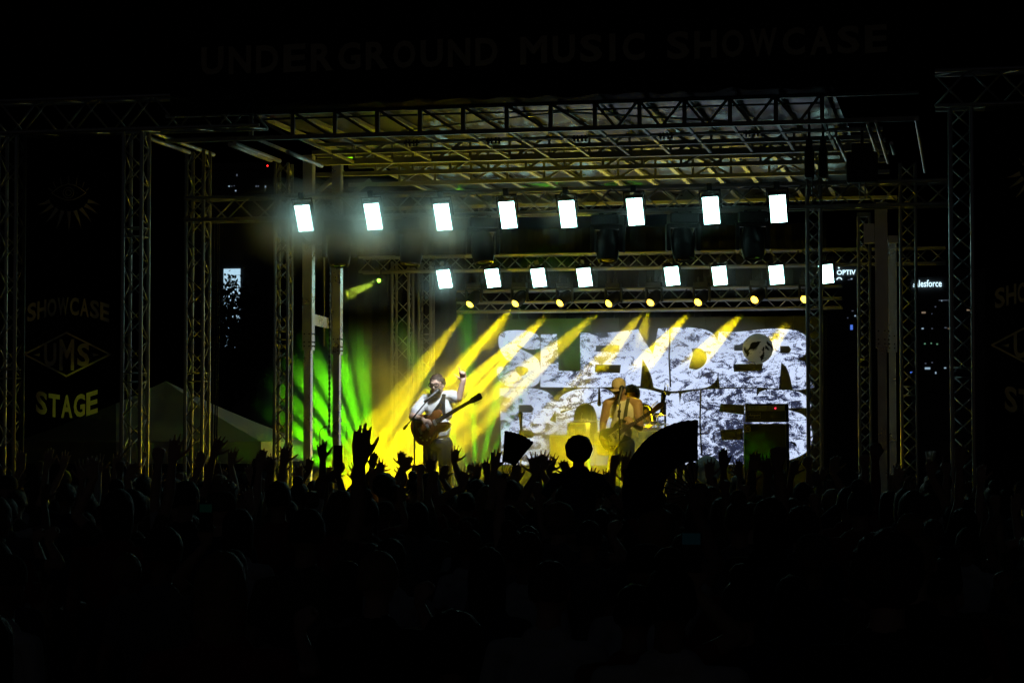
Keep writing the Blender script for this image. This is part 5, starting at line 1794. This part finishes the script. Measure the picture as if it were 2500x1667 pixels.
def mic(c, aim, label, k=1.0):
    c = Vector(c); aim = Vector(aim).normalized()
    root = empty('microphone', c, label, 'microphone')
    MB().lathe([(.010 * k, -.19 * k), (.013 * k, -.17 * k), (.020 * k, -.02 * k), (.022 * k, -.01 * k)], c, aim, 14).build('body', M['black_metal'], root, True)
    MB().lathe([(.022 * k, -.012 * k), (.027 * k, .0), (.028 * k, .018 * k), (.022 * k, .04 * k), (.010 * k, .05 * k)], c, aim, 14).build('grille', M['black_metal'], root, True)


Ym = YS - .38
pb0, pb1 = P(991, 1041, Ym + .02), P(1050, 969, Ym - .0)
mic_stand(1012, Ym, 1024, (pb0, pb1), 'boom microphone stand in front of the singer')
mic(P(1066, 957, Ym + .06), P(1068, 955, Ym + .1) - pb1, 'black microphone at the mouth of the singer', 1.25)
Ym2 = YBS - .42
mic_stand(1512, Ym2, 1004, (P(1511, 1010, Ym2), P(1514, 985, Ym2)), 'straight microphone stand in front of the bassist')
mic(P(1517, 951, Ym2 + .05), Vector((.15, .55, 1)), 'black microphone raised to the mouth of the bassist', 1.25)
# overhead drum mics and a small stand beside the letter B
Yo = 32.4
mic_stand(1624, Yo, 985, (P(1612, 1010, Yo), P(1624, 945, Yo)), 'tall overhead microphone stand behind the drums', r=.016)
mic(P(1620, 968, Yo - .05), Vector((.05, 0, 1)), 'slim overhead microphone high before the screen', 1.5)
mic(P(1617, 1004, Yo - .05), Vector((0, 0, -1)), 'second slim microphone clamped low on the overhead stand', 1.5)
mic_stand(1418, Yo, 1010, (P(1376, 1004, Yo), P(1460, 977, Yo)), 'boom microphone stand reaching over the drums')
mic(P(1463, 982, Yo), Vector((0, .05, -1)), 'microphone pointing down at the end of the drum boom', 1.15)
mic_stand(1271, 31.5, 1018, None, 'thin microphone stand before the letter B')
mic(P(1271, 1015, 31.5), Vector((0, -.2, 1)), 'microphone standing before the letter B', 1.3)
for pts, lab in ((((1622, 950), (1624, 935), (1631, 942), (1627, 962)), 'cable loop on top of the overhead microphone'), (((1440, 990), (1448, 968), (1460, 958), (1464, 968)), 'cable loop at the drum boom microphone')):
    tag(MB().tube([P(a, b_, Yo - .03) for a, b_ in pts], .006, 6).build('microphone_cable', M['cable']), lab, 'cable')
x = X(780, 27.5)
r = empty('gooseneck_lamp', (x, 27.5, DECK), 'thin gooseneck microphone catching green light beside the masts', 'microphone')
MB().tube([P(782, 1200, 27.5), P(781, 1070, 27.5), P(780, 1055, 27.5), P(784, 1047, 27.5), P(793, 1042, 27.5)], .008, 6).build('gooseneck', M['alu'], r)
MB().lathe([(.012, -.03), (.016, .0), (.012, .03)], P(794, 1041, 27.5), (1, 0, .4), 10).build('capsule', M['alu'], r)

# ---- drum kit
YK = 31.2
chrome = M['alu']
kit = empty('drum_kit', (X(1545, YK), YK, DECK), 'drum kit half hidden in amber smoke behind the bassist', 'drum kit')
shell = surf('dark_green_drum_shell', (.03, .05, .03), .3, 0, .2, 6)
headm = surf('drum_head_film', (.55, .55, .52), .5, 0, .1, 3)
def drum(px, py, Y, rad, dep, axis, nm):
    c = P(px, py, Y)
    MB().lathe([(rad, -dep / 2), (rad, dep / 2)], c, axis, 28).build(nm, shell, kit, True)
    a = Vector(axis).normalized()
    for q in (-1, 1):
        MB().lathe([(rad * 1.03, -.014), (rad * 1.03, .014), (rad * .96, .014)], c + a * q * dep / 2, axis, 28).build('hoop', chrome, kit, True)
        MB().lathe([(.0, 0), (rad * .97, .0015)], c + a * q * (dep / 2 + .004), axis, 28).build('drum_head', headm, kit)
drum(1535, 1140, YK - .3, .28, .4, (0, -1, 0), 'bass_drum')
drum(1480, 1080, YK - .1, .16, .24, (-.1, -.5, 1), 'rack_tom')
drum(1600, 1095, YK, .2, .38, (0, -.2, 1), 'floor_tom')
drum(1590, 1062, YK - .2, .18, .15, (0, -.15, 1), 'snare_drum')
brass = surf('brass_cymbal', (.55, .38, .12), .25, 1.0, .15, 20)
def cymbal(px, py, Y, rad, axis):
    c = P(px, py, Y)
    MB().lathe([(rad, -.012), (rad * .5, .002), (.06, .01), (.05, .025), (.0, .03)], c, axis, 30).build('cymbal', brass, kit, True)
    MB().tube([c, (c.x, c.y + .05, DECK)], .011, 8).build('cymbal_stand', chrome, kit)
cymbal(1597, 1032, YK, .22, (.05, -.08, 1)); cymbal(1427, 1026, YK - .2, .24, (0, -.05, 1)); cymbal(1606, 1012, YK + .3, .14, (.0, -.05, 1)); cymbal(1452, 1080, YK - .3, .2, (0, -.1, 1))

# ---- amplifiers
YA2 = 30.3
def px_box(x0, y0, x1, y1, Y, depth):
    a, b_ = P(x0, y1, Y), P(x1, y0, Y)
    return (a.x, Y, a.z), (b_.x, Y + depth, b_.z)
grille = surf('black_grille_cloth', (.045, .045, .045), .9, 0, .25, 40, .4, 220)
silver = surf('silver_trim', (.5, .5, .48), .35, .7, .1, 10)
lo, hi = px_box(1816, 1034, 1921, 1240, YA2, .4)
cab = empty('speaker_cabinet', ((lo[0] + hi[0]) / 2, YA2, DECK), 'tall black bass speaker cabinet with green light on its cloth', 'speaker cabinet')
lo = (lo[0], lo[1], DECK + .01)
MB().bevbox(((lo[0] + hi[0]) / 2, YA2 + .2, (lo[2] + hi[2]) / 2), ((hi[0] - lo[0]) / 2, .2, (hi[2] - lo[2]) / 2), I3, .012).build('box', M['black_plastic'], cab)
MB().box((lo[0] + .02, YA2 - .008, lo[2] + .02), (hi[0] - .02, YA2 - .002, hi[2] - .02)).build('grille_cloth', grille, cab)
fr = MB()
for (a, b_, c_, d_) in ((lo[0] + .008, lo[0] + .016, lo[2], hi[2]), (hi[0] - .016, hi[0] - .008, lo[2], hi[2])):
    fr.box((a, YA2 - .014, c_), (b_, YA2 - .0095, d_ - .008))
fr.box((lo[0] + .0165, YA2 - .014, hi[2] - .018), (hi[0] - .0165, YA2 - .0095, hi[2] - .010))
fr.build('piping', silver, cab)
gold = surf('gold_badge', (.62, .48, .12), .35, .3, .1, 10)
bc = P(1826, 1046, YA2 - .02)
bd_ = MB(); s_ = .045
bd_.box((bc.x - s_, bc.y - .002, bc.z - s_ * 1.15), (bc.x + s_, bc.y + .003, bc.z + s_ * 1.15))
badge = bd_.build('badge', M['black_plastic'], cab)
q = MB()
line_w = .008
def ring(mb, c, rad, w, t0=0, t1=2 * math.pi, n=18):
    ts = np.linspace(t0, t1, n)
    for a, b_ in zip(ts[:-1], ts[1:]):
        mb.add([(c.x + r_ * math.cos(t), c.y, c.z + r_ * math.sin(t)) for r_, t in ((rad - w / 2, a), (rad + w / 2, a), (rad + w / 2, b_), (rad - w / 2, b_))], [(0, 1, 2, 3)])
cf = bc + Vector((0, -.004, .006))
ring(q, cf, .034, .010, R(-60), R(250)); ring(q, cf, .016, .008); q.box((cf.x + .026, cf.y - .001, cf.z - .045), (cf.x + .038, cf.y, cf.z + .012))
q.box((cf.x - .035, cf.y - .001, cf.z - .052), (cf.x + .03, cf.y, cf.z - .040))
q.build('emblem', gold, badge)
MB().box((hi[0] + .001, YA2 + .12, hi[2] - .5), (hi[0] + .012, YA2 + .3, hi[2] - .42)).build('handle', M['black_metal'], cab)
lo2, hi2 = px_box(1819, 985, 1921, 1030, YA2, .32)
ah = empty('amplifier_head', ((lo2[0] + hi2[0]) / 2, YA2, lo2[2]), 'black bass amplifier head with a tiny red light, standing on the cabinet', 'amplifier')
MB().bevbox(((lo2[0] + hi2[0]) / 2, YA2 + .16, (lo2[2] + hi2[2]) / 2), ((hi2[0] - lo2[0]) / 2, .16, (hi2[2] - lo2[2]) / 2), I3, .01).build('case', M['black_plastic'], ah)
h_ = hi2[2] - lo2[2]; w_ = hi2[0] - lo2[0]
MB().box((lo2[0] + .03, YA2 - .006, lo2[2] + h_ * .64), (hi2[0] - .03, YA2 - .001, hi2[2] - .025)).build('control_panel', M['alu_dull'], ah)
MB().box((lo2[0] + .03, YA2 - .006, lo2[2] + .03), (hi2[0] - .03, YA2 - .001, lo2[2] + h_ * .60)).build('front_grille', grille, ah)
t_ = MB()
for (a, b_, c_, d_) in ((lo2[0] + .018, hi2[0] - .018, lo2[2] + .018, lo2[2] + .025), (lo2[0] + .018, hi2[0] - .018, lo2[2] + h_ * .61, lo2[2] + h_ * .61 + .006), (lo2[0] + .018, lo2[0] + .024, lo2[2] + .026, lo2[2] + h_ * .61 - .001), (hi2[0] - .024, hi2[0] - .018, lo2[2] + .026, lo2[2] + h_ * .61 - .001)):
    t_.box((a, YA2 - .011, c_), (b_, YA2 - .0065, d_))
t_.build('trim', silver, ah)
for i in range(7):
    MB().lathe([(.011, 0), (.009, .016), (.0, .017)], (lo2[0] + .07 + i * .045 + (.05 if i > 3 else 0), YA2 - .006, hi2[2] - .06), (0, -1, 0), 10).build('knob', M['alu'], ah)
MB().lathe([(.009, 0), (.007, .008), (.0, .009)], (hi2[0] - .16, YA2 - .006, hi2[2] - .065), (0, -1, 0), 10).build('pilot_light', glow('red_pilot', (1, .02, .06), 6), ah)
vs, fs = text_mesh('Ampeg', .055, .001, .25)
MB().add([(lo2[0] + .13 + v.x, YA2 - .0105, lo2[2] + h_ * .36 + v.y) for v in vs], fs).build('lettering', silver, ah)
ring_ = MB(); x0_, z0_ = lo2[0] + .13, lo2[2] + h_ * .36
for (a, b_, c_, d_) in ((-.09, .09, .036, .040), (-.09, .09, -.040, -.036), (-.09, -.086, -.0355, .0355), (.086, .09, -.0355, .0355)):
    ring_.box((x0_ + a, YA2 - .010, z0_ + c_), (x0_ + b_, YA2 - .007, z0_ + d_))
ring_.build('nameplate', silver, ah)
MB().tube([P(1931, 1078, YA2 + .2), P(1940, 1084, YA2 + .2), P(1944, 1087, YA2 + .2)], .014, 6).build('plug', M['black_metal'], cab)
# road case and keyboard case beside the drums
def flight_case(x0, y0, x1, Y, dep, label):
    a, b_ = P(x0, y0, Y), P(x1, y0, Y)
    r = empty('road_case', ((a.x + b_.x) / 2, Y, DECK), label, 'road case', 'road cases on the stage')
    MB().bevbox(((a.x + b_.x) / 2, Y + dep / 2, (DECK + a.z) / 2), ((b_.x - a.x) / 2, dep / 2, (a.z - DECK) / 2), I3, .01).build('body', surf('case_laminate', (.10, .09, .06), .5), r)
    e = MB()
    for xx in (a.x, b_.x - .02): e.box((xx - .002, Y - .005, DECK + .0), (xx + .022, Y + .02, a.z + .004))
    e.box((a.x + .0205, Y - .005, a.z - .02), (b_.x - .0205, Y + .02, a.z + .003))
    e.build('edge_strip', silver, r)
    for xx in (.3, .7): MB().box((a.x + (b_.x - a.x) * xx - .03, Y - .012, a.z - .17), (a.x + (b_.x - a.x) * xx + .03, Y - .003, a.z - .09)).build('latch', silver, r)
flight_case(1342, 1062, 1412, 30.2, .5, 'pale road case lit amber beside the round head of hair')
flight_case(1385, 1032, 1430, 31.4, .4, 'darker case stacked behind the pale road case')
# green barrel lamp box on the deck by the cabinet
lo3, hi3 = px_box(1690, 1128, 1712, 1170, 29.0, .25)

# ------------------------------------------------------------------ tent, tree, city
YT = 31.5
apex = P(405, 930, YT)
hw = 1.82
zt2 = Z(1076, YT, 600); zv = Z(1128, YT, 600)
cen = Vector((apex.x + .02, YT, 0))
tent = empty('canopy_tent', cen, 'white pop up canopy tent glowing dimly behind the truss towers', 'tent')
rotT = Matrix.Rotation(R(8), 3, 'Z')
cor = [cen + rotT @ Vector((sx * hw, sy * hw, zt2)) for sx, sy in ((-1, -1), (1, -1), (1, 1), (-1, 1))]
for i in range(4):
    a, b_ = cor[i], cor[(i + 1) % 4]
    mb = MB(); n = 12
    for j in range(n + 1):
        for k in range(n + 1 - 0):
            t, u = j / n, k / n
            base = a.lerp(b_, u)
            p = base.lerp(apex, t)
            sag = .10 * math.sin(math.pi * t) * (1 - .6 * abs(2 * u - 1)) + .012 * mnoise.noise(p * 3)
            mb.v.append((p.x, p.y, p.z - sag)); mb.n += 1
    for j in range(n):
        for k in range(n):
            q_ = j * (n + 1) + k
            mb.f.append((q_, q_ + 1, q_ + n + 2, q_ + n + 1)); mb.m.append(0)
    mb.build('roof_panel', M['tent'], tent, True)
    vb = MB(); n = 24
    for k in range(n + 1):
        p = a.lerp(b_, k / n); w = .02 * math.sin(k * 1.9) + .012 * math.sin(k * .7)
        d2 = (b_ - a).normalized().cross(Vector((0, 0, 1)))
        vb.v += [(p.x, p.y, p.z - .004), (p.x + d2.x * w, p.y + d2.y * w, zv)]; vb.n += 2
    for k in range(n): vb.f.append((2 * k, 2 * k + 2, 2 * k + 3, 2 * k + 1)); vb.m.append(0)
    vb.build('valance', M['tent'], tent, True)
    MB().tube([(a.x * .985 + cen.x * .015, a.y * .985 + cen.y * .015, 0), (a.x * .985 + cen.x * .015, a.y * .985 + cen.y * .015, zt2 - .02)], .022, 8).build('leg', M['alu_dull'], tent)
wallp = MB().add([cor[0] + Vector((.1, -.02, -.01)), cor[0].lerp(apex, .97) + Vector((0, 0, -.12)), cor[0].lerp(apex, .97) + Vector((.01, 0, -.2))], [(0, 1, 2)])
# small red standby light
c = P(653, 405, 26.2)
pl = MB().lathe([(.012, 0), (.009, .012), (.0, .013)], c, (0, -1, 0), 8)
tag(pl.build('standby_light', glow('red_standby', (1, .02, .02), 3)), 'tiny red standby light under the left roof corner', 'light')

# tree before a lit facade
tc_ = P(560, 760, 60)
tree = empty('tree', (tc_.x, 60, 0), 'dark leafy tree in front of a cold lit facade', 'tree')
MB().tube([(tc_.x - .3, 60, 0), (tc_.x - .1, 60, 1.8), (tc_.x, 60, 3.4), (tc_.x + .1, 60, 5.6)], [.22, .17, .13, .04], 10).build('trunk', M['bark'], tree, True)
for i in range(7):
    a = i * 2.4; z0 = 3.0 + i * .40
    MB().tube([(tc_.x, 60, z0), (tc_.x + math.cos(a) * .8, 60 + math.sin(a) * .8, z0 + .6), (tc_.x + math.cos(a) * 1.0, 60 + math.sin(a) * 1.0, z0 + .9)], [.07, .045, .015], 7).build('branch', M['bark'], tree, True)
lv = MB()
for cl in range(190):
    ctr = Vector((rng.normal(0, 1.0), rng.normal(0, 1.0), rng.normal(0, 1.0))); ctr.normalize()
    ctr = ctr * (rng.random() ** .4) ; ctr = Vector((tc_.x + ctr.x * 1.15, 60 + ctr.y * 1.2, 5.0 + ctr.z * 1.75))
    for k in range(34):
        p = ctr + Vector(rng.normal(0, .20, 3).tolist())
        u = Vector(rng.normal(0, 1, 3).tolist()).normalized(); w = u.orthogonal().normalized()
        s = .05 + .04 * rng.random()
        lv.add([p - u * s, p + w * s * .5, p + u * s, p - w * s * .5], [(0, 1, 2, 3)])
lv.build('crown', M['leaf'], tree)


def letter_sign(root, txt, px, py, hpx, Y, mat, bold=.02, wpx=None):
    vs, fs = text_mesh(txt, 1.0, bold)
    h = max(v.y for v in vs) - min(v.y for v in vs); w = max(v.x for v in vs) - min(v.x for v in vs)
    c = P(px, py, Y); hm = (P(px, py - hpx / 2, Y) - P(px, py + hpx / 2, Y)).length
    wm = (P(px + wpx / 2, py, Y) - P(px - wpx / 2, py, Y)).length if wpx else w / h * hm
    MB().add([(c.x + v.x / w * wm, Y, c.z + v.y / h * hm) for v in vs], fs).build('sign_lettering', mat, root)


def office(px0, px1, ytop, Y, dep, label, wins, wmat):
    a, b_ = P(px0, 1055, Y), P(px1, 1055, Y)
    zt_ = Z(ytop, Y, (px0 + px1) / 2)
    r = empty('office_tower', ((a.x + b_.x) / 2, Y, 0), label, 'building', 'office buildings behind the stage')
    MB().box((a.x, Y, 0), (b_.x, Y + dep, zt_)).build('wall', M['concrete'], r)
    MB().box((a.x - .3, Y - .3, zt_), (b_.x + .3, Y + dep + .3, zt_ + .8)).build('parapet', M['concrete'], r)
    first = {}
    for (x, y, w, h, m) in wins:
        p0, p1 = P(x, y + h / 2, Y), P(x + w, y - h / 2, Y)
        MB().box((p0.x, Y - .04, p0.z), (p1.x, Y + .05, p1.z)).build('window', wmat[m], r)
    return r


cold = glow('cold_lit_window', (.55, .8, 1.0), .5); warm = glow('warm_lit_window', (1.0, .75, .5), .2); grn = glow('green_lit_window', (.4, 1, .6), .25); dim = glow('dim_lit_window', (.6, .75, 1.0), .1); blue = glow('blue_lit_window', (.1, .25, 1.0), .7)
sign_m = glow('cool_white_sign_light', (.62, .88, 1.0), 1.6)
wr_ = random.Random(5)
wins = []
for row, yy in enumerate(range(732, 925, 17)):
    for col in range(9):
        x = 2250 + col * 8
        if wr_.random() < .08:
            wins.append((x, yy + wr_.choice((0, 2)), wr_.choice((2.2, 3.5, 5)), wr_.choice((2, 2.5, 3.2)), wr_.choice((0, 3, 3, 3, 1, 3))))
wins += [(2256, 839, 4, 3, 2), (2272, 838, 3, 3, 2), (2286, 840, 4, 3, 2), (2258, 899, 13, 5, 0), (2305, 898, 5, 3, 0), (2283, 910, 3, 5, 0), (2222, 909, 6, 3, 4), (2360, 757, 9, 3, 1), (2250, 763, 10, 4, 1), (2292, 733, 25, 2, 3)]
o1 = office(2226, 2420, 676, 260, 40, 'office block with a lit rooftop sign and scattered lit windows', wins, [cold, warm, grn, dim, blue])
letter_sign(o1, 'salesforce', 2264, 692, 17, 259.8, sign_m, .012, 70)
wins = [(2038 + 3 * i, 682, 2, 2.5, 3) for i in range(5)] + [(2070, 683, 5, 2, 3), (2077, 681, 4, 3, 0), (2079, 759, 5, 2, 3), (2086, 771, 4, 3, 0), (2076, 799, 6, 12, 4), (2068, 776, 3, 2, 3)]
o2 = office(1992, 2112, 640, 300, 40, 'office block beyond the screen edge with a short lit sign', wins, [cold, warm, grn, dim, blue])
letter_sign(o2, 'OPTIV', 2066, 665, 12, 299.8, sign_m, .02, 46)
ringm = MB(); cs = P(2048, 654, 299.8)
ringm.lathe([(.11, 0), (.11, .2)], cs, (0, -1, 0), 10).build('sign_dot', sign_m, o2)
cs2 = P(2049, 684, 299.8)
ar = MB(); ring(ar, cs2, .34, .14, R(10), R(170), 9); ar.build('sign_swash', sign_m, o2)
wins = [(558, 455, 3, 3, 0), (565, 455, 2, 2, 3), (571, 454, 2, 2, 3), (577, 428, 3, 5, 3), (574, 466, 3, 3, 0), (624, 455, 3, 4, 3), (629, 455, 3, 4, 3), (647, 456, 2.5, 4, 0)]
o3 = office(500, 668, 415, 240, 40, 'dark tower left of the stage with a few pinprick windows', wins, [cold, warm, grn, dim, blue])
fac = glow('cold_lit_facade', (.52, .80, 1.0), .85)
a, b_ = P(545, 850, 120), P(587, 655, 120)
o4 = empty('lit_building', ((a.x + b_.x) / 2, 120, 0), 'narrow cold lit facade shining through the tree', 'building')
MB().box((a.x - 2.2, 120.05, 0), (b_.x + 2.2, 130, b_.z + 2.5)).build('wall', M['concrete'], o4)
rows_ = 12
for j in range(rows_):
    z0, z1 = a.z + (b_.z - a.z) * j / rows_, a.z + (b_.z - a.z) * (j + .94) / rows_
    for i in range(3):
        x0, x1 = a.x + (b_.x - a.x) * i / 3, a.x + (b_.x - a.x) * (i + .95) / 3
        MB().box((x0, 120, z0), (x1, 120.04, z1)).build('facade_panel', fac, o4)

# ------------------------------------------------------------------ stage smoke
sm, n_, l_, b_ = new_mat('stage_smoke')
n_.remove(b_)
out = [q for q in n_ if q.type == 'OUTPUT_MATERIAL'][0]
pv = n_.new('ShaderNodeVolumePrincipled')
pv.inputs['Color'].default_value = (.95, .95, .95, 1)
pv.inputs['Anisotropy'].default_value = .35
l_.new(pv.outputs[0], out.inputs['Volume'])
tc = n_.new('ShaderNodeTexCoord')
def math_(op, a, b_=None, c_=None):
    m = n_.new('ShaderNodeMath'); m.operation = op
    for i, v in enumerate((a, b_, c_)):
        if v is None: continue
        if isinstance(v, (int, float)): m.inputs[i].default_value = v
        else: l_.new(v, m.inputs[i])
    return m.outputs[0]
def blob(c, rad, amp, sharp=False):
    """soft ellipsoid of smoke"""
    s = n_.new('ShaderNodeVectorMath'); s.operation = 'SUBTRACT'; l_.new(tc.outputs['Object'], s.inputs[0]); s.inputs[1].default_value = c
    d_ = n_.new('ShaderNodeVectorMath'); d_.operation = 'DIVIDE'; l_.new(s.outputs[0], d_.inputs[0]); d_.inputs[1].default_value = rad
    ln = n_.new('ShaderNodeVectorMath'); ln.operation = 'LENGTH'; l_.new(d_.outputs[0], ln.inputs[0])
    mr = n_.new('ShaderNodeMapRange'); mr.interpolation_type = 'SMOOTHSTEP'
    mr.inputs['From Min'].default_value = 1.0; mr.inputs['From Max'].default_value = .15; mr.inputs['To Min'].default_value = 0; mr.inputs['To Max'].default_value = amp
    l_.new(ln.outputs['Value'], mr.inputs['Value'])
    if sharp: return math_('MULTIPLY', mr.outputs[0], math_('MULTIPLY', mr.outputs[0], 1.0 / amp))
    return mr.outputs[0]
cL = P(935, 1045, 31.0); cB = P(1470, 1135, 28.6); cM = P(1170, 920, 32.4); cU = P(880, 560, 24.6); cR = P(1560, 835, 33.2)
tot = blob(cL, (2.2, 2.8, 1.7), .58)
tot = math_('ADD', tot, blob(cB, (1.35, 2.2, .95), 1.15))
tot = math_('ADD', tot, blob(cM, (1.9, 2.6, 1.4), .24))
tot = math_('ADD', tot, blob(cU, (2.7, 1.0, .8), .05))
for k_, (px, py) in enumerate(row1_px[:3]):
    c = P(px, py, YR1 - .45)
    tot = math_('ADD', tot, blob((c.x, c.y, c.z), (.95, .8, .75), (4.2, 3.8, 2.4)[k_], True))
cW = P(1500, 520, YR1 - .4)  # thin smoke band along the upper row, added for a bloom-like glow
tot = math_('ADD', tot, blob((cW.x, cW.y, cW.z), (3.2, .42, .5), .14))
cW = P(1560, 676, Y2 - .4)  # same added glow band round the lower row of lamps
tot = math_('ADD', tot, blob((cW.x, cW.y, cW.z), (4.2, .45, .45), .16))
c = P(1085, 681, Y2 - .45)
tot = math_('ADD', tot, blob((c.x, c.y, c.z), (.9, .8, .6), .9, True))
cP = P(885, 704, 32.9)
tot = math_('ADD', tot, blob((cP.x, cP.y, cP.z), (.75, 1.0, .5), .5))
cS = P(1060, 1060, 26.0)
tot = math_('ADD', tot, blob((cS.x, cS.y, cS.z), (1.3, 1.5, 1.0), .16))
cG = P(835, 985, 29.6)
tot = math_('ADD', tot, blob((cG.x, cG.y, cG.z), (1.0, 1.5, 1.35), .30))
tot = math_('ADD', tot, blob(cR, (2.9, 1.6, .52), .26))
nz = n_.new('ShaderNodeTexNoise'); nz.inputs['Scale'].default_value = 1.7; nz.inputs['Detail'].default_value = 3; nz.inputs['Distortion'].default_value = .6
l_.new(tc.outputs['Object'], nz.inputs['Vector'])
mr = n_.new('ShaderNodeMapRange'); mr.inputs['From Min'].default_value = .36; mr.inputs['From Max'].default_value = .66; mr.inputs['To Min'].default_value = .12; mr.inputs['To Max'].default_value = 1.7
l_.new(nz.outputs['Fac'], mr.inputs['Value'])
dens = math_('MULTIPLY', tot, mr.outputs[0])
l_.new(dens, pv.inputs['Density'])
try: sm.cycles.volume_sampling = 'MULTIPLE_IMPORTANCE'
except Exception: pass
sb = MB().box((-6.6, 23.75, DECK + .01), (2.9, 34.95, 5.25)).build('stage_smoke', sm)
tag(sb, 'drifting stage smoke carrying the lamp beams', 'smoke', None, 'stuff')
